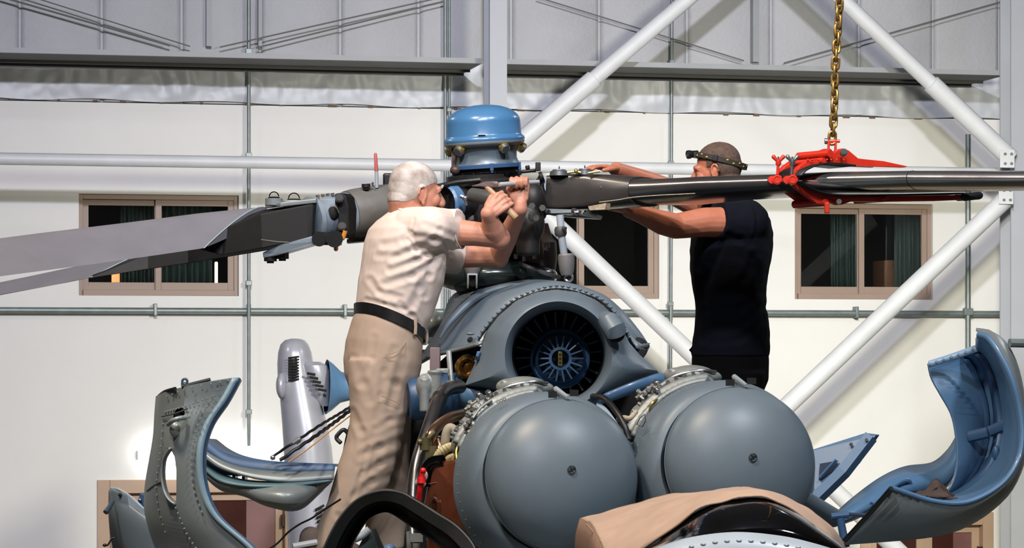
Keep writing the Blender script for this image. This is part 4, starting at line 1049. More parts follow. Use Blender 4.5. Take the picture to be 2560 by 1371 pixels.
rowsL = [
    [(395, 992, 9.62), (391, 1040, 9.62), (388, 1090, 9.62), (376, 1160, 9.66), (366, 1230, 9.7), (368, 1290, 9.7), (396, 1372, 9.66), (420, 1430, 9.6)],
    [(412, 983, 9.46), (408, 1040, 9.46), (404, 1100, 9.47), (396, 1170, 9.5), (392, 1240, 9.52), (400, 1310, 9.52), (432, 1385, 9.5), (460, 1440, 9.46)],
    [(470, 965, 9.36), (460, 1030, 9.36), (448, 1090, 9.36), (440, 1160, 9.37), (440, 1240, 9.38), (462, 1310, 9.38), (520, 1385, 9.38), (560, 1440, 9.36)],
    [(535, 953, 9.36), (515, 1000, 9.36), (486, 1060, 9.34), (472, 1130, 9.34), (474, 1220, 9.34), (502, 1300, 9.34), (570, 1375, 9.34), (620, 1430, 9.34)],
    [(586, 945, 9.40), (556, 1000, 9.38), (516, 1060, 9.36), (497, 1130, 9.34), (502, 1215, 9.34), (535, 1290, 9.34), (615, 1362, 9.34), (670, 1420, 9.34)]]
pl = panel('side_cowling', rowsL, GREYO, HELI, 40, .016, [cutpoly(almond, 9.0, 9.9), cutpoly(scoop, 9.0, 9.42)])
b = MB(); r0 = resample(cr(PT(rowsL[-1]), 8), 40); r1 = [q+V((.014, -.006, -.002)) for q in r0]; b.grid([[q+V((-.006, -.016, 0)) for q in r0], [q+V((.016, -.012, 0)) for q in r0]]); build('edge_flange', b, mat('grey_blue_edge', RGB(124, 146, 158), .4, 0, .1, 6), pl, solid=.012)
b = MB(); b.grid([[q+V((.018, -.008, 0)) for q in r0], [q+V((.012, .10, -.01)) for q in r0]]); build('inner_rim', b, BLUED, pl, solid=.008)
b = MB()
for row, n_ in (([(418, 992, 9.43), (470, 972, 9.35), (530, 960, 9.35), (570, 952, 9.385)], 9), ([(414, 1030, 9.44), (470, 1014, 9.35), (530, 992, 9.34)], 14), ([(408, 1060, 9.45), (402, 1120, 9.45), (392, 1200, 9.5), (396, 1270, 9.5), (414, 1330, 9.5)], 16), ([(545, 975, 9.35), (500, 1050, 9.33), (480, 1130, 9.33), (482, 1210, 9.33), (505, 1280, 9.33)], 20), ([(440, 1270, 9.37), (452, 1300, 9.37), (470, 1340, 9.37), (490, 1370, 9.37)], 9)):
    for q in resample(cr(PT(row), 6), n_): b.rivet(q+V((0, -.010, 0)), V((-.2, -1, .1)), .0042)
build('rivet_rows', b, GREYO, pl)
b = MB()
for row in ([(404, 1205, 9.46), (385, 1215, 9.54), (368, 1228, 9.66)], [(405, 1042, 9.45), (440, 1034, 9.365), (470, 1022, 9.345)]):
    b.tube([q+V((0, -.010, 0)) for q in cr(PT(row), 6)], .0025, 6)
build('panel_seam', b, DARKM, pl)
b = MB(); c = P(446, 1052, 9.33)
b.tube(cr(PT([(420, 1062, 9.34), (432, 1052, 9.31), (450, 1046, 9.31), (464, 1045, 9.33)]), 6), [.008]*19, 12); build('scoop_lip', b, GREYO, pl)
b = MB(); b.ell(P(438, 1074, 9.36), (.020, .02, .028)); build('scoop_bulge', b, GREYO, pl)
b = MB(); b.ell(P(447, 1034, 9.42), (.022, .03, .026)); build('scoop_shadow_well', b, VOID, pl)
b = MB(); q = resample(cr(PT([(425, 1121, 9.37), (408, 1150, 9.40), (404, 1190, 9.41), (410, 1228, 9.40), (422, 1250, 9.385), (438, 1262, 9.375)]), 6), 24); b.grid([[p+V((0, -.008, 0)) for p in q], [p+V((.004, .05, 0)) for p in q]]); build('hole_lip', b, GREYO, pl, solid=.006)
for pts in ([(398, 990, 9.6), (412, 980, 9.47), (438, 972, 9.38)], [(454, 967, 9.37), (490, 958, 9.37), (526, 949, 9.37)]):
    b = MB(); b.tube(cr(PT(pts), 5), .006, 10); build('seal_rod', b, BLACK, pl)
b = MB(); b.torus(P(462, 954, 9.37), (0, 1, 0), .0085, .0042, 20, 8); b.box(P(460, 961, 9.37), (.02, .006, .014)); build('lifting_eye', b, mat('blue_grey_lug', RGB(70, 88, 104), .4, .3), pl)
# second, lower grey panel behind it at the far left
p2_ = panel('door_cowling', [
    [(276, 1228, 9.9), (276, 1290, 9.92), (282, 1350, 9.9), (300, 1420, 9.88)],
    [(282, 1221, 9.85), (296, 1280, 9.82), (316, 1350, 9.8), (340, 1430, 9.8)],
    [(318, 1236, 9.8), (330, 1290, 9.74), (352, 1360, 9.72), (380, 1440, 9.7)],
    [(352, 1268, 9.78), (366, 1305, 9.72), (390, 1370, 9.7), (420, 1440, 9.7)],
    [(370, 1292, 9.78), (385, 1320, 9.75), (410, 1376, 9.74), (450, 1440, 9.74)]], GREY, HELI, 20)
b = MB(); b.tube(cr(PT([(278, 1221, 9.86), (300, 1226, 9.82), (330, 1246, 9.79), (355, 1270, 9.77), (372, 1294, 9.77)]), 6), .005, 8); build('edge_bead', b, GREYL, p2_)
b = MB(); b.tube(PT([(282, 1255, 9.8), (274, 1268, 9.76), (264, 1282, 9.74)]), [.008, .009, .010], 10); build('handle', b, mat('blue_grey_lug', None), p2_)
b = MB(); b.ell(P(300, 1238, 9.80), .007); build('fastener', b, VOID, p2_)
b = MB(); b.prism(PT([(345, 1250, 9.95), (352, 1232, 9.95), (364, 1240, 9.95), (368, 1290, 9.95), (340, 1262, 9.95)]), (0, .02, 0)); lg = build('hinge_bracket', b, BLUED, p2_, bevel=.003)
b = MB(); b.ell(P(350, 1251, 9.945), .006); build('hinge_bolt', b, STEEL, lg)
b = MB(); b.tube(cr(PT([(268, 1366, 9.7), (280, 1348, 9.7), (288, 1345, 9.7)]), 4), .003, 8); b.ell(P(262, 1364, 9.7), (.008, .006, .006)); build('stay_cable', b, BLACK, p2_)
# boat-shaped cowling lying open in the middle distance
YB = 10.9
top = [(505, 1098, YB), (540, 1124, YB), (580, 1142, YB), (640, 1154, YB), (720, 1160, YB), (838, 1164, YB)]
top2 = [(505, 1122, YB-.02), (540, 1146, YB-.03), (580, 1164, YB-.04), (640, 1176, YB-.04), (720, 1182, YB-.04), (836, 1180, YB-.03)]
b = MB(); b.grid([[q+V((0, .5, -.02)) for q in resample(cr(PT(top), 8), 40)], resample(cr(PT(top), 8), 40), resample(cr(PT(top2), 8), 40)])
bc = build('folded_cowling', b, BLUED, HELI, solid=.012)
b = MB(); b.grid(loft_px([top2, [(506, 1142, YB-.03), (545, 1168, YB-.06), (590, 1184, YB-.08), (650, 1198, YB-.09), (730, 1205, YB-.09), (834, 1198, YB-.06)]], 40)); build('hull_band', b, GREYO, bc, solid=.010)
b = MB()
b.grid(loft_px([[(506, 1152, YB+.02), (545, 1182, YB-.02), (590, 1198, YB-.04), (650, 1206, YB-.05), (730, 1204, YB-.05), (832, 1196, YB-.04)],
                [(506, 1172, YB-.02), (545, 1202, YB-.08), (590, 1214, YB-.11), (650, 1218, YB-.13), (730, 1216, YB-.12), (830, 1204, YB-.06)]], 40)); build('lower_rim', b, mat('teal_grey_rim', RGB(74, 104, 112), .42, 0, .15, 5), bc, solid=.010)
b = MB()
b.grid(loft_px([[(506, 1176, YB), (545, 1204, YB-.06), (600, 1216, YB-.1), (660, 1218, YB-.12), (730, 1216, YB-.12), (826, 1206, YB-.04)],
                [(512, 1190, YB+.04), (550, 1222, YB), (610, 1236, YB-.08), (668, 1250, YB-.16), (740, 1252, YB-.16), (812, 1218, YB)],
                [(518, 1196, YB+.16), (556, 1226, YB+.14), (612, 1240, YB+.1), (674, 1266, YB), (746, 1274, YB), (806, 1226, YB+.16)],
                [(520, 1190, YB+.4), (556, 1216, YB+.4), (612, 1234, YB+.4), (674, 1262, YB+.3), (746, 1268, YB+.3), (806, 1220, YB+.4)]], 40)); build('hull_bulge', b, GREYO, bc, solid=.010, angle=180)
b = MB()
for x in (548, 568, 588, 612): b.box(P(x, 1176+(x-548)*.28, YB+.1), (.012, .12, .035)); 
build('hull_rib', b, BLUE, bc, smooth=False)
b = MB(); b.prism(PT([(508, 1146, YB), (560, 1170, YB), (600, 1192, YB), (560, 1188, YB), (508, 1162, YB)]), (0, .1, 0)); build('hull_gusset', b, BLUE, bc, smooth=False)
# ---- opened cowling at the right: blue inside, grey outside
rim = [(2446, 838, 9.55), (2470, 846, 9.5), (2500, 888, 9.44), (2530, 950, 9.4), (2550, 1030, 9.38), (2555, 1100, 9.36), (2541, 1160, 9.34), (2497, 1216, 9.3), (2418, 1256, 9.26), (2335, 1254, 9.24), (2230, 1221, 9.22)]
sil = [(2450, 830, 9.62), (2490, 838, 9.68), (2522, 872, 9.7), (2546, 930, 9.7), (2562, 1020, 9.66), (2566, 1110, 9.62), (2550, 1180, 9.58), (2512, 1244, 9.54), (2432, 1306, 9.5), (2330, 1340, 9.46), (2108, 1360, 9.42)]
far = [(2320, 911, 10.05), (2328, 945, 10.04), (2350, 985, 10.0), (2378, 1035, 9.98), (2390, 1090, 9.96), (2393, 1150, 9.94), (2384, 1200, 9.92), (2366, 1232, 9.9), (2340, 1248, 9.86), (2300, 1246, 9.8), (2240, 1228, 9.7)]
midr = [(2440, 868, 10.0), (2470, 900, 10.05), (2492, 950, 10.06), (2506, 1020, 10.06), (2508, 1090, 10.04), (2492, 1150, 10.0), (2456, 1196, 9.96), (2410, 1230, 9.9), (2364, 1246, 9.84), (2310, 1246, 9.74), (2236, 1226, 9.6)]
mid2 = [(2400, 880, 10.12), (2428, 910, 10.16), (2452, 965, 10.18), (2468, 1030, 10.18), (2468, 1100, 10.16), (2452, 1156, 10.1), (2424, 1200, 10.04), (2390, 1232, 9.98), (2350, 1246, 9.9), (2306, 1246, 9.8), (2238, 1227, 9.65)]
b = MB(); b.grid(loft_px([rim, [(x-6, y+6, Y+.12) for x, y, Y in rim], midr, mid2, far], 40)); rc = build('hinged_cowling', b, BLUE, HELI, solid=.01, angle=50)
b = MB(); b.grid(loft_px([rim, sil, [(x-10, y-6, Y+.5) for x, y, Y in sil]], 40)); build('outer_skin', b, GREYO, rc, solid=.012, angle=50)
b = MB(); b.tube(resample(cr(PT(rim), 8), 60), .009, 10, flat=1.3); build('rim_flange', b, BLUE, rc)
for rows_ in (midr, mid2):
    q = resample(cr(PT(rows_), 8), 44)[2:34]; b = MB(); b.grid([[p+V((-.0, -.03, 0)) for p in q], [p+V((-.022, -.02, .0)) for p in q], [p+V((-.03, .02, 0)) for p in q]]); build('stiffener', b, BLUED, rc, solid=.006)
for (x0, y0, x1, y1) in ((2400, 1098, 2470, 1082), (2474, 1080, 2520, 1060), (2398, 1226, 2486, 1200)):
    b = MB(); b.tube(PT([(x0, y0, 10.04), (x1, y1, 10.0)]), .013, 8, flat=1.6); build('cross_rib', b, BLUED, rc)
b = MB(); r0 = cr(PT([(2320, 911, 10.02), (2380, 892, 10.03), (2448, 868, 9.98)]), 6); b.grid([[q+V((0, -.015, .012)) for q in r0], [q+V((0, -.02, -.014)) for q in r0]])
for q in resample(r0, 8): b.rivet(q+V((0, -.021, 0)), V((0, -1, 0)), .0035)
build('top_strip', b, mat('pale_blue_strip_paint', RGB(120, 146, 172), .4, 0, .1, 8), rc, solid=.006)
for (x, y, r) in ((2490, 1135, .026), (2512, 1148, .016)):
    b = MB(); b.ell(P(x, y, 9.98), (r*.55, .02, r*1.2)); build('pressed_dimple', b, BLUED, rc)
b = MB(); b.tube(PT([(2228, 1222, 9.2), (2180, 1278, 9.3), (2112, 1352, 9.4)]), .009, 10); build('edge_seal', b, BLACK, rc)
b = MB(); b.tube(PT([(2524, 858, 9.66), (2620, 860, 9.7)]), .016, 10); build('stay_rod', b, GALV, rc)
b = MB()
for x in range(2330, 2420, 12): b.rivet(P(x, 1300+(x-2330)*-.12, 9.36), V((0, -1, -.4)), .005)
build('skin_rivets', b, GREYO, rc)
# long blue inner cowling lying between the engine and the right-hand panel
b = MB(); b.grid(loft_px([
    [(2080, 1296, 10.0), (2130, 1250, 10.1), (2200, 1198, 10.2), (2262, 1170, 10.3), (2330, 1160, 10.35), (2370, 1128, 10.35), (2392, 1094, 10.32)],
    [(2088, 1300, 9.9), (2140, 1262, 9.98), (2206, 1220, 10.08), (2268, 1196, 10.14), (2330, 1188, 10.2), (2372, 1160, 10.22), (2396, 1120, 10.25)],
    [(2094, 1306, 9.85), (2150, 1280, 9.9), (2220, 1242, 9.98), (2270, 1226, 10.04), (2320, 1222, 10.1), (2366, 1204, 10.14), (2394, 1160, 10.2)],
    [(2098, 1312, 9.9), (2152, 1290, 10.0), (2224, 1250, 10.1), (2272, 1236, 10.16), (2320, 1234, 10.2), (2366, 1216, 10.24), (2394, 1172, 10.3)]], 36)); lc = build('inner_cowling', b, BLUE, HELI, solid=.012, angle=180)
b = MB(); b.tube(cr(PT([(2180, 1262, 9.93), (2240, 1212, 10.04), (2268, 1202, 10.08), (2276, 1214, 10.1)]), 6), .010, 10); build('pressed_edge', b, BLUE, lc)
# triangular blue box panel right of the right engine
b = MB(); b.prism(PT([(2020, 1128, 10.5), (2160, 1084, 10.45), (2190, 1088, 10.42), (2140, 1160, 10.4), (2040, 1252, 10.4), (2010, 1240, 10.45)]), (.02, .03, 0)); tp = build('box_panel', b, BLUE, HELI, smooth=False, bevel=.004)
b = MB(); b.tube(PT([(2178, 1092, 10.38), (2110, 1180, 10.36), (2040, 1248, 10.36)]), .02, 4, flat=1.4); build('panel_flange', b, BLUE, tp, smooth=False)
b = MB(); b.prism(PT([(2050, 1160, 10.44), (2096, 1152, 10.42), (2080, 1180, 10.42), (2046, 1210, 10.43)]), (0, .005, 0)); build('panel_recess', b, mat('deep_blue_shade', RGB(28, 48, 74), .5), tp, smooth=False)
b = MB(); b.tube(PT([(2090, 1150, 10.40), (2048, 1196, 10.42)]), .006, 6); build('panel_rib', b, BLUE, tp)
b = MB(); b.cyl(P(2166, 1100, 10.38), P(2166, 1100, 10.35), .006, 8); b.rivet(P(2128, 1112, 10.43), V((0, -1, 0)), .008); build('panel_pin', b, STEEL, tp)
b = MB(); c = P(2100, 1296, 9.5); b.cyl(c, c+V((.02, 0, -.1)), .014, 12); b.cyl(c+V((-.03, 0, .005)), c+V((.03, 0, .012)), .012, 10); b.tube(PT([(2112, 1286, 9.6), (2165, 1290, 9.9)]), .008, 8); build('stay_bracket', b, BLUED, HELI)
# ---- rubber-edged hatch frame arching across the lower middle
arc_o = [(800, 1400, 9.75), (818, 1352, 9.72), (850, 1294, 9.7), (895, 1248, 9.68), (950, 1228, 9.66), (1000, 1232, 9.64), (1042, 1254, 9.6), (1090, 1284, 9.56), (1140, 1316, 9.5), (1180, 1360, 9.46), (1200, 1410, 9.44)]
arc_i = [(866, 1410, 9.8), (876, 1372, 9.78), (894, 1336, 9.76), (920, 1300, 9.74), (950, 1284, 9.72), (975, 1284, 9.7), (1010, 1306, 9.64), (1056, 1338, 9.6), (1096, 1366, 9.54), (1130, 1400, 9.5), (1150, 1430, 9.48)]
ra_ = resample(cr(PT(arc_o), 8), 60); rb_ = resample(cr(PT(arc_i), 8), 60)
b = MB(); b.grid([[q+V((0, .08, .0)) for q in ra_], ra_, [a.lerp(c_, .42)+V((0, -.012, 0)) for a, c_ in zip(ra_, rb_)], [a.lerp(c_, .5)+V((0, .03, 0)) for a, c_ in zip(ra_, rb_)], [a.lerp(c_, .95)+V((0, .05, 0)) for a, c_ in zip(ra_, rb_)], [q+V((0, .0, 0)) for q in rb_], [q+V((0, .10, 0)) for q in rb_]])
hf = build('hatch_frame', b, BLACK, HELI, angle=30, solid=.005)
b = MB(); b.tube(ra_, .004, 8); build('hatch_edge', b, DARKM, hf)
# bits of deck seen through the arch
b = MB(); b.prism(PT([(880, 1400, 10.3), (905, 1350, 10.3), (925, 1322, 10.3), (955, 1390, 10.3), (970, 1420, 10.3)]), (0, .4, -.02)); build('deck_step', b, mat('dark_green_step', RGB(52, 64, 62), .45, 0, .2, 5), HELI, smooth=False, bevel=.006)
b = MB(); b.tube(cr(PT([(884, 1350, 10.28), (905, 1340, 10.28), (924, 1324, 10.28)]), 4), .014, 12); build('deck_rail', b, GREYL, HELI)
b = MB(); c = P(1042, 1345, 10.0); b.box(c, (.045, .03, .03)); b.cyl(c+V((0, -.01, -.02)), c+V((0, -.01, -.07)), .014, 12); b.torus(c+V((0, -.01, -.045)), (0, 0, 1), .015, .004, 14, 6); b.tube(PT([(1022, 1330, 10.0), (1026, 1400, 10.0)]), .010, 8); build('drain_fitting', b, CAST, HELI)
b = MB(); b.ell(P(974, 1372, 10.1), (.022, .03, .016)); build('blue_plug', b, BLUE, HELI)
# ---- cockpit roof glass and its riveted frame at the bottom edge
b = MB(); q0 = cr(PT([(1560, 1410, 7.55), (1640, 1378, 7.55), (1720, 1352, 7.55), (1800, 1338, 7.55), (1870, 1336, 7.55), (1960, 1346, 7.55), (2030, 1362, 7.55), (2100, 1384, 7.55), (2160, 1410, 7.55)]), 6)
b.grid([[q+V((0, .05, .0)) for q in q0], q0, [q+V((.0, -.04, -.03)) for q in q0], [q+V((0, -.06, -.14)) for q in q0]])
for q in resample(q0, 22): b.rivet(q+V((0, -.03, -.018)), V((0, -.6, .8)), .0038)
build('windscreen_frame', b, GREYL, HELI, angle=60, solid=.01)

near_e = [(1520, 1400, 8.25), (1560, 1400, 8.1), (1622, 1364, 7.95), (1690, 1316, 7.85), (1745, 1276, 7.8), (1810, 1252, 7.8), (1905, 1243, 7.8), (1985, 1276, 7.8), (2042, 1318, 7.85), (2080, 1356, 7.9), (2096, 1412, 7.95)]
ga = resample(cr(PT([(x, y+6, Y+.25) for x, y, Y in near_e]), 8), 50); gb_ = resample(cr(PT([(x, y+6, Y+.03) for x, y, Y in near_e]), 8), 50); gc = resample(q0, 50)
rows = [[q+V((0, .5, -.10)) for q in ga], ga]
rows += [[p.lerp(q, t)+V((0, -.06*math.sin(math.pi*t), .012*math.sin(math.pi*t))) for p, q in zip(gb_, gc)] for t in (0, .2, .4, .6, .8, 1)]
rows += [[q+V((0, .12, -.25)) for q in gc]]
b = MB(); b.grid(rows); build('cockpit_roof_glass', b, BLACKG, HELI, angle=180, solid=.008)

# three small latch slots pressed on the left intake lip, catch plate on the right one
for k in range(3):
    c = P(1245+k*8, 1006-k*3.5, 9.62); b = MB(); b.torus(c, (-.25, -1, .45), .0045, .0014, 14, 6); build('latch_slot', b, DARKM, ENG_A)
b = MB(); c = P(1600, 1050, 9.62); q = PT([(1592, 1062, 9.64), (1600, 1046, 9.62), (1612, 1036, 9.6), (1614, 1052, 9.6), (1606, 1068, 9.62), (1592, 1062, 9.64)]); b.tube(q, .0016, 6); build('catch_plate', b, DARKM, ENG_B)
# ================================================================ the blade being fitted, its clamp and the hoist chain
RB = thing('rotor_blade', P(1362, 480, 11.45), 'dark rotor blade with polished leading edge held in the red lifting clamp', 'rotor blade')
CH = V((.26, .42, 0)).normalized()
def rsec(x, yt, yb, Y, th, ch, k=15):
    """section whose near edge is seen from row yt to row yb; th thickness in m, chord ch"""
    s_ = Y/F
    zt = CZ+(HZ-yt)*s_; zb = CZ+(HZ-yb)*s_
    X = (x-1280)*s_
    le = V((X, Y, zt-th*.55)); drop = max(0.0, (zt-zb)-th*.9)
    te = le+CH*ch-V((0, 0, drop))
    return airfoil(le, te, th/ch, UP, k) if False else blunt(le, te, th)
def blunt(le, te, th, n=12):
    c = te-le; L = c.length; d = c/L; u = (UP-d*UP.dot(d)).normalized()
    top = []; bot = []
    for i in range(n):
        q = i/(n-1); x = q*q
        y = th*.5*min(1.0, math.sqrt(max(0, 1-(1-min(1, x/.16))**2)))*(1-.92*max(0, (x-.3)/.7)**1.15)
        top.append(le+d*(x*L)+u*y); bot.append(le+d*(x*L)-u*y)
    return top+bot[-2:0:-1]
def rootsec(x, yt, yb, Y, dep, rr=.25, n=22):
    s_ = Y/F; zt = CZ+(HZ-yt)*s_; zb = CZ+(HZ-yb)*s_; c = V(((x-1280)*s_, Y, (zt+zb)/2))+CH*dep/2; h = (zt-zb)/2; r = []
    for k in range(n):
        q = math.pi-2*math.pi*k/n
        cx = math.copysign(abs(math.cos(q))**rr, math.cos(q)); sy = math.copysign(abs(math.sin(q))**rr, math.sin(q))
        r.append(c+CH*(dep/2*cx)+V((0, 0, h*sy)))
    return r
b = MB()
b.loft([rootsec(1362, 438, 524, 11.45, .13), rootsec(1400, 434, 524, 11.43, .14), rootsec(1460, 433, 522, 11.40, .16, .35), rootsec(1510, 434, 517, 11.37, .22, .5), rootsec(1570, 438, 512, 11.34, .30, .7)], True, True, True)
rt = build('root_shank', b, BRONZE, RB, angle=50)
b = MB(); b.loft([rsec(1500, 436, 512, 11.375, .10, .34), rsec(1560, 438, 519, 11.35, .095, .42), rsec(1640, 437, 516, 11.30, .085, .48), rsec(1740, 433, 502, 11.25, .08, .5), rsec(1850, 430, 496, 11.2, .078, .5), rsec(1960, 427, 490, 11.14, .076, .5), rsec(2060, 423, 484, 11.08, .072, .5), rsec(2260, 420, 478, 10.97, .068, .5), rsec(2580, 421, 472, 10.80, .066, .5), rsec(2900, 422, 470, 10.64, .066, .5), rsec(3500, 426, 470, 10.35, .064, .5)], True, True, True)
bs_ = build('blade_skin', b, mat('polished_dark_blade', RGB(92, 88, 86), .25, .75, .12, 3, coat=.2), RB, angle=50)
# polished leading edge strip from the clamp outwards
b = MB(); rows = []
for (x, yt, yb, Y, th) in ((1990, 425.5, 488, 11.12, .076), (2060, 422.5, 484, 11.08, .073), (2260, 419.5, 478, 10.97, .069), (2580, 420.5, 472, 10.80, .067), (2900, 421.5, 470, 10.64, .067), (3500, 425.5, 470, 10.35, .065)):
    r = rsec(x, yt, yb, Y, th+.003, .5); n = len(r)
    rows.append([r[(k) % n]-CH*.002 for k in range(-5, 8)])
b.grid(rows); le_ = build('leading_edge_strip', b, CHROME, RB, angle=60)
b = MB(); q = [rows[2][k].lerp(rows[3][k], .02)-CH*.001 for k in range(len(rows[2]))]; b.tube(q, .0014, 6); build('strip_joint', b, DARK, le_)
b = MB(); b.tube(cr(PT([(1498, 506, 11.33), (1545, 500, 11.31), (1580, 494, 11.29), (1640, 489, 11.26), (1738, 484, 11.22)]), 6), .0022, 6); build('sealant_bead', b, mat('cream_sealant', RGB(156, 140, 114), .6, 0, .3, 60), bs_)
b = MB(); b.prism(PT([(1470, 516, 11.3), (1515, 508, 11.28), (1512, 524, 11.28), (1474, 526, 11.3)]), (.02, .03, 0)); build('root_shim', b, mat('cream_sealant', None), rt)
# root fittings: flange, pins on top, lower fork
b = MB(); c = P(1356, 482, 11.43); b.lathe([(.05, 0), (.072, 0), (.074, .012), (.05, .014)], c, CH*.2+V((-1, 0, 0)), 30); b.cyl(P(1350, 444, 11.40), P(1358, 441, 11.40), .022, 18); b.prism(PT([(1340, 448, 11.4), (1352, 440, 11.4), (1358, 470, 11.4), (1356, 520, 11.4), (1340, 530, 11.4), (1338, 500, 11.4)]), (.012, .10, 0)); build('root_flange', b, BLACKM, rt, angle=30)
b = MB(); b.prism(PT([(1358, 438, 11.405), (1366, 440, 11.405), (1364, 478, 11.405), (1361, 470, 11.405)]), (0, .02, 0)); build('flange_face', b, GREYL, rt, smooth=False)
for (x, y, r) in ((1398, 436, .034), (1462, 434, .030)):
    c = P(x, y-2, 11.44); b = MB(); b.lathe([(r*1.2, -.01), (r*1.1, .008), (r*.85, .012), (r*.8, .016), (0, .016)], c, (0, 0, 1), 28); b.cyl(c+V((0, 0, .016)), c+V((0, 0, .03)), .003, 6); build('pin_nut', b, mat('dark_grey_nut', RGB(84, 86, 88), .4, .4, .1, 12), rt)
b = MB(); b.tube(PT([(1418, 432, 11.40), (1440, 429, 11.40), (1452, 432, 11.40)]), .006, 8); b.ell(P(1440, 428, 11.40), .01); b.tube(PT([(1470, 433, 11.38), (1500, 428, 11.38)]), .005, 8); build('nut_lock', b, BRASS, rt)
b = MB(); b.prism(PT([(1362, 526, 11.38), (1480, 532, 11.34), (1492, 536, 11.34), (1488, 546, 11.34), (1420, 542, 11.36), (1366, 536, 11.38)]), (.03, .14, 0)); b.cyl(P(1362, 530, 11.34), P(1372, 531, 11.32), .012, 10); lf = build('lower_fork', b, DARK, rt, smooth=False, bevel=.004)
b = MB(); b.prism(PT([(1364, 522, 11.375), (1430, 524, 11.355), (1428, 532, 11.355), (1366, 534, 11.375)]), (.0, .02, 0)); build('fork_plate', b, GREYO, lf, smooth=False)
for (x, y) in ((1362, 529), (1432, 527), (1444, 532)):
    b = MB(); c = P(x, y, 11.33); b.cyl(c, c+V((.01, -.012, 0)), .010, 8); b.tube([c, c+V((.02, -.005, -.004))], .004, 6); build('fork_bolt', b, STEEL, lf)
b = MB(); b.prism(PT([(1470, 522, 11.32), (1502, 524, 11.32), (1488, 545, 11.32), (1456, 540, 11.32)]), (0, .02, 0)); build('fork_gusset', b, mat('dark_green_fork', RGB(44, 54, 52), .4, .2), lf, smooth=False)
# ---- the red clamp: two matched frames, each an upper and a lower jaw hinged at the left
CL = thing('blade_clamp', P(2066, 520, 11.2), 'red painted steel lifting clamp gripping the rotor blade under the hanging chain', 'lifting clamp')
def jaw(pts, th, Y0, Y1, off):
    """flat plate following a picture outline; Y runs from Y0 at the left to Y1 at the right"""
    x0, x1 = 1940, 2460
    a = [P(x+off[0], y+off[1], Y0+off[2]+(Y1-Y0)*(x-x0)/(x1-x0)) for x, y in pts]
    b = MB(); d = V((-.64, .77, 0))*th; b.prism(a, d); return b
up_o = [(1984, 446), (1988, 432), (2000, 416), (2018, 403), (2040, 396), (2066, 393), (2080, 385), (2096, 375), (2110, 371), (2122, 376), (2146, 396), (2160, 398), (2210, 403), (2270, 416), (2262, 419), (2200, 417), (2140, 414), (2090, 411), (2060, 412), (2036, 418), (2016, 428), (2004, 440), (1998, 447)]
lo_o = [(1976, 444), (1996, 444), (2002, 456), (2020, 470), (2060, 486), (2110, 492), (2200, 491), (2330, 490), (2412, 487), (2410, 500), (2340, 503), (2200, 505), (2130, 504), (2108, 512), (2094, 513), (2076, 505), (2074, 508), (2060, 512), (2044, 510), (2020, 492), (1996, 474), (1982, 462)]
for k, off in enumerate(((0, 0, 0), (-38, 0, .16))):
    uo = up_o if k == 0 else [(x if x < 2100 else 2100+(x-2100)*.75, y) for x, y in up_o]
    b = jaw(uo, .024, 11.0, 11.45, off)
    for x in (2020, 2030, 2046, 2068, 2078, 2092, 2110): 
        if k == 0: b.rivet(P(x, 399 if x < 2050 else 399, 11.06+off[2]), V((0, -1, .2)), .005)
    u_ = build('upper_jaw', b, REDP, CL, smooth=False, bevel=.005)
    b = jaw(lo_o, .024, 10.98, 11.45, off); l_ = build('lower_jaw', b, REDP, CL, smooth=False, bevel=.005)
    hx_ = 1980+off[0]; b = MB(); c = P(hx_, 450, 10.97+off[2]); b.cyl(c+V((0, -.022, 0)), c+V((0, .04, 0)), .020, 18); b.cyl(c+V((-.02, -.01, 0)), c+V((-.02, .03, 0)), .016, 16); b.torus(c+V((0, -.022, 0)), (0, 1, 0), .014, .003, 18, 6); build('hinge_barrel', b, REDP, l_)
    c = P(2109+off[0], 382, 11.1+off[2]); b = MB(); b.cyl(c+V((0, .01, 0)), c+V((0, -.022, 0)), .015, 12); b.cyl(c+V((0, -.02, 0)), c+V((0, -.027, 0)), .010, 6); build('jaw_bolt', b, DARKM, u_)
    if k == 0:
        c = P(2096, 505, 11.1); b = MB(); b.cyl(c, c+V((0, -.022, 0)), .011, 10); build('jaw_bolt', b, DARKM, l_)
    # wing nut over the hinge
    wx = 1946 if k else 1981
    b = MB(); c = P(wx, 402, 10.98+off[2]); m_ = REDP if k else STEEL
    b.cyl(P(wx-2, 436, 10.98+off[2]), c, .0065, 10); b.lathe([(.008, -.02), (.012, -.012), (.010, .004), (0, .006)], c, UP, 14)
    b.capsule(c+V((-.006, 0, .0)), c+V((-.019, 0, .015)), .006, .009); b.capsule(c+V((.006, 0, .0)), c+V((.019, 0, .015)), .006, .009)
    wn = build('wing_nut', b, m_, CL); b = MB(); b.cyl(c, c+V((0, 0, .016)), .004, 8); build('wing_bolt', b, DARKM, wn)
# cross pieces joining the frames
for (x, y, r, m_) in ((2076, 384, .016, 0), (2060, 402, .012, 0), (2066, 506, .016, 0), (2220, 497, .013, 0)):
    b = MB(); c = P(x, y, 11.08 if x < 2100 else 11.2); b.cyl(c, c+V((-.062-.05, .16, 0)), r, 14); build('cross_tube', b, REDP, CL)
b = MB(); b.box(P(2067, 520, 11.08), (.022, .02, .045), basis((0, 0, 1))); build('lower_stub', b, REDP, CL, bevel=.004)
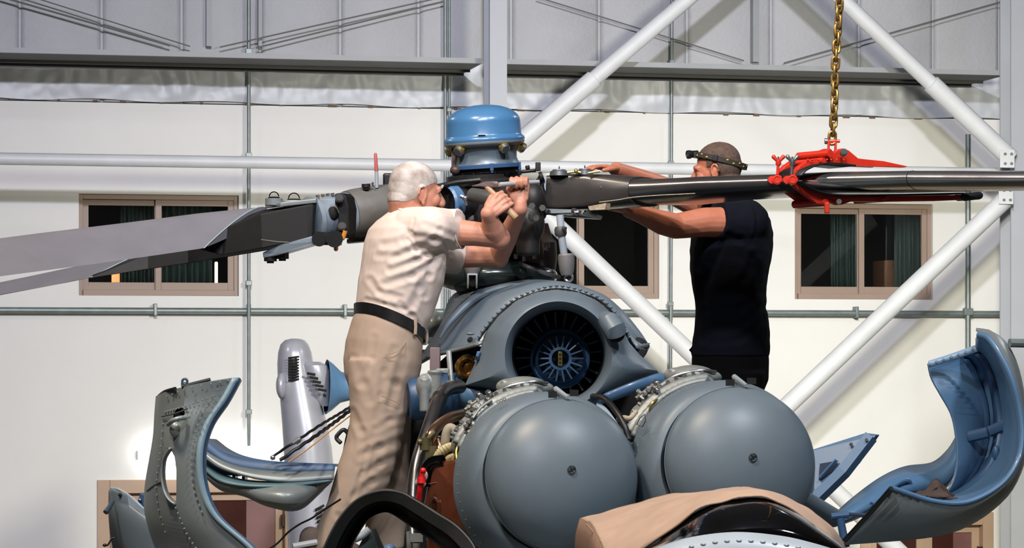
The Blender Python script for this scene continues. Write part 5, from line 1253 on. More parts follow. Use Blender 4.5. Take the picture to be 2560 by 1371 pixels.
# padding on the jaws and rubber end of the lower arm
b = MB(); q = cr(PT([(2003, 440, 11.0), (2016, 426, 11.01), (2036, 416, 11.03), (2060, 409.5, 11.05), (2092, 409, 11.08), (2140, 414, 11.12)]), 6); b.grid([[p+V((0, -.002, 0)) for p in q], [p+V((-.09, .15, 0)) for p in q]]); build('jaw_pad', b, BLACK, CL, solid=.006)
b = MB(); q = cr(PT([(2003, 454, 10.99), (2020, 468, 11.01), (2060, 484, 11.05), (2110, 490, 11.08), (2200, 490, 11.17), (2330, 488, 11.3), (2410, 486, 11.4)]), 6); b.grid([[p+V((0, -.002, .004)) for p in q], [p+V((-.09, .15, .004)) for p in q]]); build('jaw_pad', b, BLACK, CL, solid=.006)
b = MB(); b.capsule(P(2412, 493, 11.40), P(2448, 489, 11.43), .017, .016, 16); build('rubber_stop', b, BLACK, CL)
b = MB(); b.capsule(P(2396, 493, 11.56), P(2446, 490, 11.58), .017, .016, 16); build('rubber_stop', b, BLACK, CL)
# shackle at the top
b = MB(); c = P(2080, 368, 11.16); b.box(c+V((-.014, 0, -.004)), (.008, .03, .062)); b.box(c+V((.014, 0, -.004)), (.008, .03, .062)); b.cyl(c+V((-.03, 0, .024)), c+V((.032, 0, .024)), .007, 10); sh = build('lifting_eye', b, REDP, CL, bevel=.002)
b = MB(); b.cyl(c+V((-.03, 0, .024)), c+V((-.02, 0, .024)), .012, 12); build('eye_nut', b, STEEL, sh)
# ---- chain
def link(mb, c, ax, side, L, Wd, r):
    pts = []
    for k in range(21):
        q = 2*math.pi*k/20
        dx = Wd*math.cos(q); dz = Wd*math.sin(q)+math.copysign(L/2-Wd, math.sin(q)) if abs(math.sin(q)) > 1e-6 else 0
        pts.append(c+side*dx+ax*dz)
    mb.tube(pts, r, 8, False)
cha = P(2080, 355, 11.16); top_ = P(2098, 0, 11.2); dirc = (top_-cha).normalized()
b = MB(); n_ = int((11.9-cha.z)/.034)
for k in range(n_):
    q = (k % 2)*math.pi/2+k*.16
    link(b, cha+dirc*(.016+k*.034)+V((math.sin(k*.5)*.002, 0, 0)), dirc, V((math.cos(q), math.sin(q), 0)), .052, .0128, .0064)
tag(build('hoist_chain', b, GOLD), 'gold coloured hoist chain hanging down to the red clamp', 'chain')
b = MB(); e_ = cha+dirc*(.034*n_); b.box(e_+V((0, 0, .02)), (.30, .22, .22)); b.cyl(e_+V((0, 0, .1)), V((e_.x, e_.y, 12.0)), .04, 12)
tag(build('chain_hoist', b, mat('yellow_hoist_body', RGB(190, 150, 40), .4), bevel=.02), 'yellow hoist under the hangar roof holding the gold chain', 'hoist')
# ================================================================ loose covers, cloths and cables
# canvas cover thrown over the cockpit roof
far_e = [(1450, 1300, 8.9), (1500, 1281, 8.92), (1600, 1256, 8.95), (1700, 1240, 8.97), (1790, 1232, 9.0), (1880, 1234, 9.0), (1960, 1262, 8.98), (2040, 1300, 8.95), (2090, 1336, 8.9), (2112, 1372, 8.88), (2126, 1412, 8.85)]
near_e = [(1520, 1400, 8.25), (1560, 1400, 8.1), (1622, 1364, 7.95), (1690, 1316, 7.85), (1745, 1276, 7.8), (1810, 1252, 7.8), (1905, 1243, 7.8), (1985, 1276, 7.8), (2042, 1318, 7.85), (2080, 1356, 7.9), (2096, 1412, 7.95)]
ra_ = resample(cr(PT(far_e), 8), 70); rb_ = resample(cr(PT(near_e), 8), 70)
rows = []
for j in range(25):
    t = j/24; row = []
    for i in range(70):
        p = ra_[i].lerp(rb_[i], t)
        p = p+V((0, 0, .035*math.sin(math.pi*t)*(1-.5*i/70)))
        p = p+V((0, 0, .010*mnoise.noise(V((p.x*5, p.y*4, 1)))+.006*mnoise.noise(V((p.x*16, p.y*10, 4)))))
        row.append(p)
    rows.append(row)
b = MB(); b.grid(rows)
cv = tag(build('canvas_cover', b, CANVAS, solid=.006, angle=180), 'tan canvas cover draped over the cockpit roof in front of the domes', 'cover')
b = MB(); q = [rows[j][0] for j in range(25)]
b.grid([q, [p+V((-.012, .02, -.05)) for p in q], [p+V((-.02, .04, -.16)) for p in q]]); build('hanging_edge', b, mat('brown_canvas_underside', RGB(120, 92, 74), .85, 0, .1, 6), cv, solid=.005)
b = MB()
for (x0, y0, x1, y1, Y) in ((1466, 1312, 1500, 1352, 8.55), (1500, 1352, 1516, 1376, 8.4)): b.tube(PT([(x0, y0, Y), (x1, y1, Y)]), .003, 6)
build('seam', b, CANVAS, cv)
# brown rag lying in the right-hand cowling
b = MB(); rows = []
for j in range(15):
    row = []
    for i in range(29):
        u = i/28; v = j/14
        x = 2262+136*u; y = 1250-6*math.sin(u*3.1)-v*(20*math.sin(math.pi*u)+26*math.exp(-((u-.6)/.13)**2))
        q = P(x, y, 9.62+.2*v)
        q += V((0, -.05*mnoise.noise(V((u*6, v*4, 2))), .008*mnoise.noise(V((u*7, v*4, 7)))))
        row.append(q)
    rows.append(row)
b.grid(rows); tag(build('rag', b, mat('dark_brown_cloth', RGB(64, 50, 44), .9, 0, .35, 9, .3, 90), solid=.008, angle=180), 'crumpled dark brown rag lying inside the open right-hand cowling', 'rag')
# cables and a strap running from the cowling to behind the mechanic
def cable(name, pts, r, m, label, cat, wig=0, n=10, flat=None):
    q = resample(cr(PT(pts), 10), 60)
    if wig:
        q = [p+V((0, wig*math.sin(i*1.3), wig*math.cos(i*1.1))) for i, p in enumerate(q)]
    b = MB(); b.tube(q, r, n, flat=flat); return tag(build(name, b, m), label, cat)
c1 = cable('cable', [(682, 1143, 10.85), (702, 1128, 10.85), (740, 1104, 10.85), (800, 1064, 11.0), (850, 1034, 11.25), (884, 1012, 11.4)], .0058, BLACK, 'upper black twisted cable rising from the blue cowling edge to behind the beige trousers', 'cable', .0012)
b = MB(); b.cyl(P(738, 1106, 10.84), P(748, 1099, 10.84), .012, 8); b.cyl(P(733, 1109, 10.84), P(752, 1097, 10.84), .008, 8); build('turnbuckle', b, STEEL, c1)
b = MB(); b.ell(P(682, 1145, 10.84), .011); build('cable_end', b, STEEL, c1)
cable('cable', [(700, 1152, 10.8), (740, 1124, 10.82), (790, 1090, 10.92), (840, 1054, 11.16), (884, 1020, 11.34)], .0072, BLACK, 'lower black twisted cable beside the yellow strap', 'cable', .002)
cable('strap', [(722, 1156, 10.74), (770, 1123, 10.76), (830, 1075, 11.0), (886, 1032, 11.28)], .0075, mat('ochre_strap', RGB(196, 142, 66), .6, 0, .15, 20), 'yellow ochre strap running up beside the black cables', 'strap', 0, 8, .35)
cable('black_strap', [(650, 1385, 10.6), (690, 1362, 10.6), (720, 1332, 10.6), (748, 1312, 10.62), (780, 1296, 10.64), (812, 1274, 10.66), (850, 1250, 10.7)], .013, BLACKM, 'flat black strap sloping down left from the kneeling-level trouser leg', 'strap', 0, 8, .3)
cable('hook_hose', [(884, 1108, 11.36), (862, 1076, 11.36), (844, 1088, 11.36), (842, 1098, 11.36), (852, 1108, 11.35)], .009, mat('dark_hose', RGB(50, 50, 54), .4), 'short dark hooked hose behind the beige trousers', 'hose', 0, 10)
cable('flap_edge', [(858, 1140, 11.3), (868, 1090, 11.3), (880, 1052, 11.32)], .014, BLACK, 'thin black flap edge sticking out behind the beige trousers', 'flap', 0, 8, .4)
# ================================================================ people
SKIN1 = mat('ruddy_skin', RGB(190, 132, 108), .5, 0, .10, 18, .08, 160)
SKIN2 = mat('tanned_skin', RGB(172, 106, 80), .45, 0, .10, 18, .08, 160)
def skin_sss(m):
    b = m.node_tree.nodes['Principled BSDF']; b.inputs['Subsurface Weight'].default_value = .12; b.inputs['Subsurface Radius'].default_value = (.02, .008, .005); b.inputs['Subsurface Scale'].default_value = .5
skin_sss(SKIN1); skin_sss(SKIN2)
HAIRG = mat('short_white_grey_hair', RGB(206, 198, 190), .8, 0, 0, 14, .5, 420, c2=RGB(142, 126, 116))
HAIRB = mat('cropped_brown_hair', RGB(62, 46, 36), .8, 0, 0, 80, .6, 420, c2=RGB(96, 74, 60))
SHIRT = mat('cream_cotton_shirt', RGB(213, 195, 183), .85, 0, .03, 4, .12, 300)
TROUS = mat('beige_cotton_trousers', RGB(170, 148, 130), .85, 0, .05, 4, .15, 260)
NAVY = mat('dark_navy_cotton', RGB(13, 15, 23), .95, 0, .10, 5, .12, 300, spec=.12)
NAVYT = mat('black_work_trousers', RGB(9, 9, 10), .95, 0, .10, 5, .12, 260, spec=.1)
LEATH = mat('black_leather', RGB(22, 22, 23), .4, 0, .2, 20, .1, 90)

def head_parts(c, fwd, up, s=1.0):
    f = V(fwd).normalized(); u = V(up); u = (u-f*u.dot(f)).normalized(); l = u.cross(f)
    def q(a, b_, c_): return V(c)+(f*a+l*b_+u*c_)*s
    mb = MB(); AX = (f, l, u)
    E = lambda o, r: mb.ell(q(*o), tuple(k*s for k in r), AX, 28, 18)
    E((-.014, 0, .046), (.096, .076, .083)); E((-.03, 0, .02), (.082, .072, .075)); E((.036, 0, .004), (.056, .063, .082))
    E((.034, 0, -.052), (.050, .050, .046)); E((.070, 0, -.086), (.022, .024, .020)); E((.0, 0, -.045), (.06, .056, .05))
    for sd in (-1, 1):
        E((.060, sd*.038, -.012), (.028, .024, .026)); E((.02, sd*.044, -.065), (.04, .014, .03))
        mb.tube([q(.104, sd*.010, -.026), q(.094, sd*.016, -.028)], [.008*s, .006*s], 10)
        # ear
        o = q(-.006, sd*.074, -.002)
        mb.ell(o, (.014*s, .007*s, .026*s), (f, l, u))
        pts = [q(-.006+.017*math.cos(t), sd*(.078+.006*math.sin(t*.5)), .002+.030*math.sin(t)) for t in [math.radians(a) for a in range(-70, 210, 20)]]
        mb.tube(pts, .0052*s, 8); mb.ell(q(.004, sd*.074, -.030), (.008*s, .006*s, .010*s), AX)
    mb.tube(cr([q(.070, -.050, .026), q(.088, -.022, .036), q(.091, 0, .033), q(.088, .022, .036), q(.070, .050, .026)], 5), .0105*s, 10)
    mb.tube(cr([q(.086, 0, .032), q(.099, 0, .010), q(.113, 0, -.016), q(.100, 0, -.030)], 5), [(.008+.007*min(1, i/10))*s for i in range(16)], 10)
    mb.tube(cr([q(.080, -.024, -.056), q(.094, -.008, -.051), q(.095, .008, -.051), q(.080, .024, -.056)], 5), .0062*s, 8)
    mb.tube(cr([q(.079, -.021, -.063), q(.091, -.006, -.065), q(.091, .006, -.065), q(.079, .021, -.063)], 5), .0066*s, 8)
    return mb, q, AX
def eyes(q, AX, parent, s):
    for sd in (-1, 1):
        b = MB(); b.ell(q(.072, sd*.031, .012), .0125*s, AX, 16, 10); e = build('eye', b, mat('eye_white', RGB(214, 206, 198), .25), parent)
        b = MB(); b.ell(q(.0795, sd*.031, .012), (.006*s, .006*s, .006*s), AX, 12, 8); build('iris', b, mat('dark_iris', RGB(48, 38, 32), .2), e)
def hair(me, pred, mt, parent, off, thick, name='hair'):
    """a close-cropped layer that follows the head where pred holds"""
    b = MB(); idx = {}
    for p in me.polygons:
        if pred(p.center):
            f = []
            for i in p.vertices:
                if i not in idx:
                    idx[i] = len(b.v); v = me.vertices[i]
                    b.v.append(v.co+off+v.normal*thick*(.8+.35*abs(mnoise.noise(v.co*240))))
                f.append(idx[i])
            b.f.append(tuple(f))
    return build(name, b, mt, parent, angle=180)
def fist(mb, C, A, D, Bk, rh, thumb=1, s=1.0, wrist=None, open_=0):
    """hand gripping a bar: C centre, A bar axis (to the thumb side), D wrist-to-knuckle, Bk out of the back of the hand"""
    A = V(A).normalized(); D = V(D); D = (D-A*D.dot(A)).normalized(); B = V(Bk); B = (B-A*B.dot(A)-D*B.dot(D)).normalized()
    C = V(C)
    rf = [.0088, .0095, .0092, .0082]
    offs = [.031, .0105, -.0105, -.030]; ext = [225, 240, 235, 215]
    for k in range(4):
        r = rh+rf[k]*s; o = C+A*offs[k]*s; pts = []
        for j in range(11):
            t = math.radians(15+(ext[k]-15)*j/10)
            rr = r*(1.10 if j in (2, 3, 6, 7) else 1.0)
            pts.append(o+B*(rr*math.cos(t))+D*(rr*math.sin(t)))
        kn = o+B*(r+.006*s)+D*(.004-.006*abs(k-1.2))*s
        pts[0] = kn
        for a_, b_ in zip(pts, pts[1:]): mb.capsule(a_, b_, rf[k]*s, rf[k]*s*.97, 10, 3)
        mb.ell(kn, rf[k]*s*1.22)
        base = C+A*offs[k]*.72*s+B*(rh+.010*s)-D*.062*s
        mb.capsule(base, kn, .0125*s, .0108*s, 10, 3)
    w = C+B*(rh+.010*s)-D*.082*s
    mb.capsule(C+A*.012*s+B*(rh+.009*s)-D*.03*s, w+A*.008*s, .017*s, .020*s, 12, 4); mb.capsule(C-A*.014*s+B*(rh+.009*s)-D*.03*s, w-A*.008*s, .016*s, .019*s, 12, 4)
    # thumb leaves the side of the palm and closes over the bar
    r = rh+.0105*s
    tp = [w+A*.022*s+D*.022*s, C+A*.042*s+B*(rh*.6)-D*(.022*s), C+A*.040*s-D*(r*1.05), C+A*.030*s-B*(r*.75)-D*(r*.72), C+A*.020*s-B*(r*1.05)-D*(r*.05)]
    mb.chain(tp, [.017*s, .0135*s, .0115*s, .0108*s, .0095*s], 10)
    return w
def ring_sec(c, F_, L_, a, w_, tilt=0.0, n=40, e=.85):
    r = []
    for k in range(n):
        q = 2*math.pi*k/n; x = math.copysign(abs(math.cos(q))**e, math.cos(q))*a; y = math.copysign(abs(math.sin(q))**e, math.sin(q))*w_
        r.append(V(c)+F_*x+L_*y+V((0, 0, -tilt*x)))
    return r
def folds(me, lines, amp_noise=.0015, facing=True):
    """push cloth in and out along creases given in the picture: (points, width px, depth m)"""
    segs = []
    for pts, w_, d in lines:
        for p, q in zip(pts, pts[1:]): segs.append((p[0], p[1], q[0], q[1], w_, d))
    nn = [v.normal.copy() for v in me.vertices]
    for v, n in zip(me.vertices, nn):
        if facing and n.y > .35: 
            continue
        x, y = PX(v.co); t = 0
        for (x0, y0, x1, y1, w_, d) in segs:
            if abs(x-(x0+x1)/2) > abs(x1-x0)/2+w_*3 or abs(y-(y0+y1)/2) > abs(y1-y0)/2+w_*3: continue
            ex, ey = x1-x0, y1-y0; L2 = ex*ex+ey*ey
            u = max(0, min(1, ((x-x0)*ex+(y-y0)*ey)/L2)); dd = math.hypot(x-x0-ex*u, y-y0-ey*u)/w_
            if dd < 3:
                t = min(t, 0)+0 if False else t
                k = -d*math.exp(-dd*dd)+d*.55*math.exp(-(dd-1.7)**2*1.6)
                t += k
        t = .5*max(-.022, min(.014, t))
        v.co += n*(t+amp_noise*mnoise.noise(v.co*22)*2)
# ---------------------------------------------------------------- the grey-haired mechanic
Y1 = 11.06
bw = math.radians(25)
F1 = V((math.cos(bw), math.sin(bw), 0)); L1 = V((-math.sin(bw), math.cos(bw), 0))
M1 = thing('person', P(830, 1400, Y1), 'grey-haired person in cream polo shirt and beige trousers hammering at the rotor hub', 'person')
hc = P(1039, 489, Y1)
mb, q1, AX1 = head_parts(hc, V((math.cos(bw), math.sin(bw), -.10)), (.10, .04, 1), 1.04)
mb.chain([q1(-.052, 0, -.018), P(1014, 548, Y1+.01)], [.062, .062], 18)
mb.chain([q1(-.035, 0, -.035), P(1028, 540, Y1+.01), P(1020, 575, Y1+.02)], [.060, .058, .066], 18)
# torso core, arms
mb.chain([P(1022, 570, Y1+.03), P(1000, 660, Y1+.03)], [.06, .09], 16)
HA = (P(1215, 465, 10.93)-P(1291, 546, 10.90)).normalized()
near_c = P(1258, 506, 10.925)
ND = V((.55, .25, .70)); NB = V((-.35, -1, .25))
RHN = .0125
wn_ = fist(mb, near_c, HA, ND, NB, RHN, 1, 1.03)
elb = P(1243, 592, 10.98); shd = P(1050, 578, Y1-.17)
mb.chain([P(1090, 577, Y1-.19), P(1120, 580, 11.0), P(1190, 585, 10.97), elb], [.05, .056, .049, .046], 18)
mb.ell(elb+V((.008, 0, -.006)), (.045, .042, .046))
mb.chain([elb, elb.lerp(wn_, .35)+V((-.006, 0, 0)), elb.lerp(wn_, .8), wn_], [.046, .046, .032, .029], 18)
# far arm and hand on the drift
far_c = P(1298, 458, 11.02)
wf_ = fist(mb, far_c, (-1, .12, -.02), (0.04, .05, 1), (.10, 1, -.05), .0095, 1, 1.0)
elf = P(1246, 640, 11.30); shf = P(1090, 628, Y1+.20)
mb.chain([P(1105, 632, Y1+.18), P(1160, 640, 11.29), elf], [.048, .050, .045], 18)
mb.ell(elf+V((0, 0, -.006)), (.044, .044, .044))
wf2 = wf_+V((0, .0, -.02))
mb.chain([elf, elf.lerp(wf2, .35), elf.lerp(wf2, .8), wf2, wf_], [.045, .044, .034, .030, .028], 18)
me = eval_mesh(mb, .0034, 3)
body1 = place_mesh('body', me, SKIN1, M1, angle=180)
eyes(q1, AX1, body1, 1.04)
off1 = OFF[M1.name]
fq, lq, uq = AX1
def hair1(p):
    d = (p+off1-hc); a = d.dot(fq)/1.04; c_ = d.dot(uq)/1.04; l_ = abs(d.dot(lq))/1.04
    if c_ > .052 and a < .078-.25*max(0, .09-c_): return True
    return a < .056 and c_ > .024+max(0, (a+.01))*.5 or (a < -.020 and c_ > -.034+max(0, a+.06)*.5 and l_ < .079)
hair(me, hair1, HAIRG, body1, off1, .0018)
b = MB(); b.tube(cr([q1(.086, -.048, .040), q1(.098, -.026, .048), q1(.099, -.010, .043)], 4), .005, 8); b.tube(cr([q1(.086, .048, .040), q1(.098, .026, .048), q1(.099, .010, .043)], 4), .005, 8); build('eyebrow', b, HAIRG, body1)
# shirt
mb = MB()
def s1(x, y, a, w_, t=.15, dY=0.0): return ring_sec(P(x, y, Y1+dY), F1, L1, a, w_, t)
mb.loft([s1(973, 836, .118, .165, .45), s1(975, 800, .125, .175, .45), s1(984, 770, .135, .185, .42), s1(994, 730, .145, .195, .3), s1(1005, 690, .150, .205, .25), s1(1010, 650, .150, .215, .2), s1(1012, 612, .142, .222, .15), s1(1014, 580, .128, .215, .1), s1(1018, 553, .105, .175, .05), s1(1026, 530, .080, .11, .0), s1(1032, 520, .066, .072, 0)], True, True, True)
slv = P(1143, 570, 10.985)
mb.chain([P(1035, 572, Y1-.10), P(1075, 572, Y1-.17), P(1110, 574, 11.0)], [.088, .088, .085], 22)
mb.tube([P(1070, 572, Y1-.17), P(1110, 574, 11.01), slv+V((.012, 0, -.004))], [.086, .084, .080], 26)
mb.chain([P(1060, 610, Y1+.14), P(1100, 632, Y1+.19)], [.09, .082], 20)
mb.tube([P(1080, 622, Y1+.17), P(1115, 636, 11.27), P(1152, 642, 11.29)], [.084, .080, .074], 24)
me = eval_mesh(mb, .0055, 6)
fl = [([(1090, 600), (1040, 622), (985, 648)], 9, .008), ([(1100, 625), (1040, 652), (975, 676)], 8, .007), ([(1085, 655), (1030, 690), (960, 712)], 9, .008),
      ([(1040, 590), (1085, 598), (1120, 612)], 8, .008), ([(1025, 585), (1010, 600), (960, 612)], 9, .006), ([(1090, 640), (1072, 690), (1062, 740)], 8, .009), ([(1075, 660), (1050, 720), (1030, 765)], 9, .007),
      ([(1060, 560), (1100, 575), (1135, 590)], 7, .005), ([(1035, 548), (1030, 580), (1024, 604)], 4, .003), ([(925, 700), (950, 730), (1000, 745)], 8, .006), ([(918, 750), (960, 762), (1010, 776)], 6, .006), ([(1000, 760), (1030, 790), (1042, 812)], 7, .007), ([(1020, 600), (1040, 628), (1070, 640)], 5, .006), ([(945, 640), (990, 640), (1030, 628)], 8, .004), ([(1115, 605), (1128, 640), (1120, 665)], 5, .006)]
folds(me, fl, .0007)
sh1 = place_mesh('shirt', me, SHIRT, M1, angle=180)
b = MB(); b.tube(cr([P(991, 520, Y1), P(1002, 525, Y1-.075), P(1030, 529, Y1-.09), P(1064, 528, Y1-.05), P(1078, 524, Y1+.01), P(1058, 520, Y1+.08), P(1012, 514, Y1+.07), P(991, 520, Y1)], 6), .0065, 10); build('collar', b, SHIRT, sh1)
b = MB(); d_ = (slv-P(1110, 574, 11.0)).normalized(); b.torus(slv+V((.010, 0, -.004)), d_, .078, .004, 36, 8); build('sleeve_hem', b, SHIRT, sh1)
# trousers
mb = MB()
def t1(x, y, a, w_, t=.1, dY=0.0): return ring_sec(P(x, y, Y1+dY), F1, L1, a, w_, t, e=.9)
mb.loft([t1(974, 800, .116, .168, .48), t1(968, 830, .130, .178, .42), t1(960, 868, .142, .186, .25), t1(956, 905, .146, .188, .12), t1(954, 940, .140, .182, .05), t1(952, 975, .115, .165, 0)], True, True, True)
# near leg
mb.loft([t1(956, 905, .138, .098, .1, -.075), t1(952, 960, .132, .098, .05, -.08), t1(949, 1010, .120, .096, .05, -.085), t1(944, 1060, .110, .093, .05, -.09), t1(934, 1110, .112, .092, .05, -.095), t1(918, 1160, .116, .092, 0, -.10), t1(904, 1205, .114, .090, 0, -.105), t1(884, 1255, .104, .086, 0, -.11), t1(856, 1300, .088, .080, 0, -.11), t1(828, 1342, .074, .072, -.2, -.11), t1(818, 1362, .070, .070, -.3, -.11)], True, True, True)
# far leg
mb.loft([t1(962, 915, .120, .095, .1, .085), t1(964, 980, .115, .095, 0, .09), t1(966, 1060, .100, .090, 0, .095), t1(966, 1130, .094, .086, 0, .10), t1(966, 1210, .090, .084, 0, .10), t1(964, 1300, .082, .078, 0, .10), t1(962, 1372, .076, .074, 0, .10)], True, True, True)
me = eval_mesh(mb, .0065, 6)
fl = [([(985, 872), (960, 930), (952, 990), (940, 1050)], 9, .004), ([(1005, 900), (990, 960), (975, 1010)], 10, .006), ([(885, 900), (910, 960), (925, 1000)], 11, .006), ([(1012, 1045), (975, 1052), (940, 1072)], 8, .004), ([(1005, 1100), (950, 1120), (905, 1140)], 10, .009), ([(1000, 1140), (950, 1160), (905, 1190)], 8, .006), ([(985, 1190), (930, 1205), (885, 1240)], 9, .006), ([(920, 1120), (905, 1180), (880, 1250)], 6, .005), ([(880, 1030), (905, 1080), (912, 1130)], 9, .007), ([(845, 1290), (870, 1310), (890, 1330)], 8, .006), ([(935, 845), (930, 900), (900, 960)], 8, .004)]
folds(me, fl, .0007)
tr1 = place_mesh('trousers', me, TROUS, M1, angle=180)
SEAMT = mat('beige_seam', RGB(166, 142, 120), .85)
for q_ in (cr([P(1018, 838, 10.92), P(1010, 862, 10.89), (P(990, 880, 10.86)), P(962, 888, 10.865)], 6), PT([(953, 990, 10.85), (1000, 1010, 10.89)])):
    b = MB(); b.tube(q_, .0016, 6); build('pocket_seam', b, SEAMT, tr1)
# belt
mb = MB(); rows = []
for (dz, gr) in ((-14, .003), (-14, .007), (14, .007), (14, .003)):
    r = ring_sec(P(974, 808-dz, Y1), F1, L1, .124+gr, .174+gr, .46, 56, .88); rows.append(r)
mb.loft(rows, True); blt = build('belt', mb, LEATH, M1, angle=40)
for a_ in (285, 335, 20):
    k = int(a_/360*56); p0 = rows[1][k]; p1 = rows[2][k]; n_ = (p0-P(974, 808, Y1)); n_.z = 0; n_.normalize()
    b = MB(); b.tube([p0+n_*.003-V((0, 0, .008)), p0.lerp(p1, .5)+n_*.006, p1+n_*.003+V((0, 0, .008))], .007, 6, flat=.35 if False else None); build('belt_loop', b, TROUS, tr1)
# shoes
for (x, y, dY, nm) in ((806, 1382, -.11, 'shoe'), (966, 1400, .10, 'shoe')):
    mb = MB(); c = P(x, y, Y1+dY); mb.chain([c+F1*-.07, c+F1*.02, c+F1*.13], [.044, .046, .036], 16); mb.chain([c+F1*-.06+V((0, 0, .01)), c+F1*-.05+V((0, 0, .06))], [.042, .045], 14)
    me = eval_mesh(mb, .006, 3); shoe = place_mesh(nm, me, mat('grey_suede', RGB(120, 100, 90), .8, 0, .15, 20), M1, angle=180)
    b = MB(); b.tube([c+F1*-.10+V((-.02, -.045, .03)), c+F1*-.02+V((0, -.05, .045))], .012, 8); build('shoe_stripe', b, mat('white_trim', RGB(220, 216, 210), .5), shoe)
# hammer and drift in his hands
HM = thing('hammer', near_c, 'hammer with pale wooden handle gripped by the grey-haired person', 'hammer')
b = MB(); h0 = P(1291, 546, 10.90); h1 = P(1212, 462, 10.93); ml = h0.lerp(h1, .5)
b.tube([h0, h0.lerp(h1, .02), h0.lerp(h1, .1), h0.lerp(h1, .3), h0.lerp(h1, .62), h0.lerp(h1, .98)], [.012, .0145, .0145, .013, .0115, .0105], 20); build('handle', b, WOOD, HM)
b = MB(); hh = P(1216, 463, 10.93)
prof = [(P(1180, 465.5, 10.935), .0015, .013), (P(1200, 463, 10.93), .0065, .013), (P(1212, 462, 10.93), .0125, .0125), (P(1228, 462, 10.93), .0135, .0135), (P(1243, 462, 10.93), .0135, .0135), (P(1246, 462, 10.93), .011, .011)]
b.loft([[c+V((0, cx*dy, cz*dz)) for cx, cz in ((1, .6), (.6, 1), (-.6, 1), (-1, .6), (-1, -.6), (-.6, -1), (.6, -1), (1, -.6))] for c, dz, dy in prof], True, True, True); build('hammer_head', b, mat('worn_hammer_steel', RGB(112, 96, 92), .42, .35, .25, 25), HM, angle=40)
b = MB(); r0 = P(1248, 462, 10.95); r1 = P(1346, 455, 11.08)
b.tube([r0, r0.lerp(r1, .02), r0.lerp(r1, .3), r0.lerp(r1, .32), r1], [.0085, .0098, .0098, .0088, .0085], 18)
tag(build('drift_punch', b, mat('satin_silver_punch', RGB(178, 180, 182), .38, .25)), 'silver steel drift punch held against the blade root', 'punch')
# ---------------------------------------------------------------- the dark-clothed mechanic
Y2 = 12.15
b2 = math.radians(165)
F2 = V((math.cos(b2), math.sin(b2), 0)); L2_ = V((-math.sin(b2), math.cos(b2), 0))
M2 = thing('person', P(1840, 1100, Y2), 'person in dark navy T-shirt with a headlamp reaching around the right-hand blade', 'person')
hc2 = P(1793, 431, Y2)
mb, q2, AX2 = head_parts(hc2, V((F2.x, F2.y, -.16)), (-.16, 0, 1), 1.0)
mb.chain([q2(-.035, 0, -.03), P(1826, 490, Y2), P(1838, 520, Y2)], [.062, .064, .07], 18)
mb.chain([P(1838, 540, Y2), P(1835, 640, Y2)], [.09, .11], 16)
# near (left) arm under the blade
el2 = P(1690, 566, 11.86); sh2 = P(1838, 556, 11.98); wr2 = P(1572, 527, 11.70)
mb.chain([sh2, P(1760, 556, 11.92), el2], [.068, .064, .055], 18)
mb.chain([el2, el2.lerp(wr2, .3)+V((0, 0, -.004)), el2.lerp(wr2, .75), wr2], [.055, .053, .037, .031], 18)
def flat_hand(mb, w, D, N, T, s=1.0, curl=.25):
    """w wrist, D to the fingertips, N out of the back, T to the thumb side"""
    D = V(D).normalized(); N = V(N); N = (N-D*N.dot(D)).normalized(); T = D.cross(N) if D.cross(N).dot(V(T)) > 0 else -D.cross(N)
    for k, (o, L, r) in enumerate(((.030, .070, .0088), (.0105, .078, .0094), (-.0105, .073, .0090), (-.029, .058, .0080))):
        kn = w+D*.086*s+T*o*s
        mb.capsule(w+D*.012*s+T*o*.7*s, kn, .014*s, .0112*s, 10, 3)
        p = kn; d = D.copy()
        for j in range(3):
            d = (d-N*curl*(.7+.4*j)).normalized(); p2 = p+d*(L*(.44, .31, .25)[j])*s
            mb.capsule(p, p2, r*s, r*s*.95, 10, 3); p = p2
    tb = w+D*.022*s+T*.028*s
    mb.chain([tb, tb+D*.034*s+T*.024*s-N*.006*s, tb+D*.064*s+T*.030*s-N*.014*s, tb+D*.086*s+T*.026*s-N*.02*s], [.016*s, .012*s, .0105*s, .009*s], 10)
flat_hand(mb, wr2, (-.82, -.5, .10), (.1, .1, -1), (0, -1, 0), 1.0, .22)
# far (right) arm over the blade
el3 = P(1668, 474, 12.28); wr3 = P(1540, 424, 11.95); sh3 = P(1800, 540, 12.36)
mb.chain([sh3, el3], [.066, .053], 18); mb.chain([el3, el3.lerp(wr3, .4), wr3], [.052, .047, .032], 18)
flat_hand(mb, wr3, (-.80, -.58, .10), (.05, 0, 1), (0, -1, 0), 1.0, .20)
me = eval_mesh(mb, .0036, 3)
body2 = place_mesh('body', me, SKIN2, M2, angle=180); eyes(q2, AX2, body2, 1.0)
off2 = OFF[M2.name]; f2, l2, u2 = AX2
def hair2(p):
    d = (p+off2-hc2); a = d.dot(f2); c_ = d.dot(u2); l_ = abs(d.dot(l2))
    if c_ > .066 and a < .064: return True
    return (a < .028 and c_ > .026 and l_ < .082) or (a < -.022 and c_ > -.045)
hair(me, hair2, HAIRB, body2, off2, .0035)
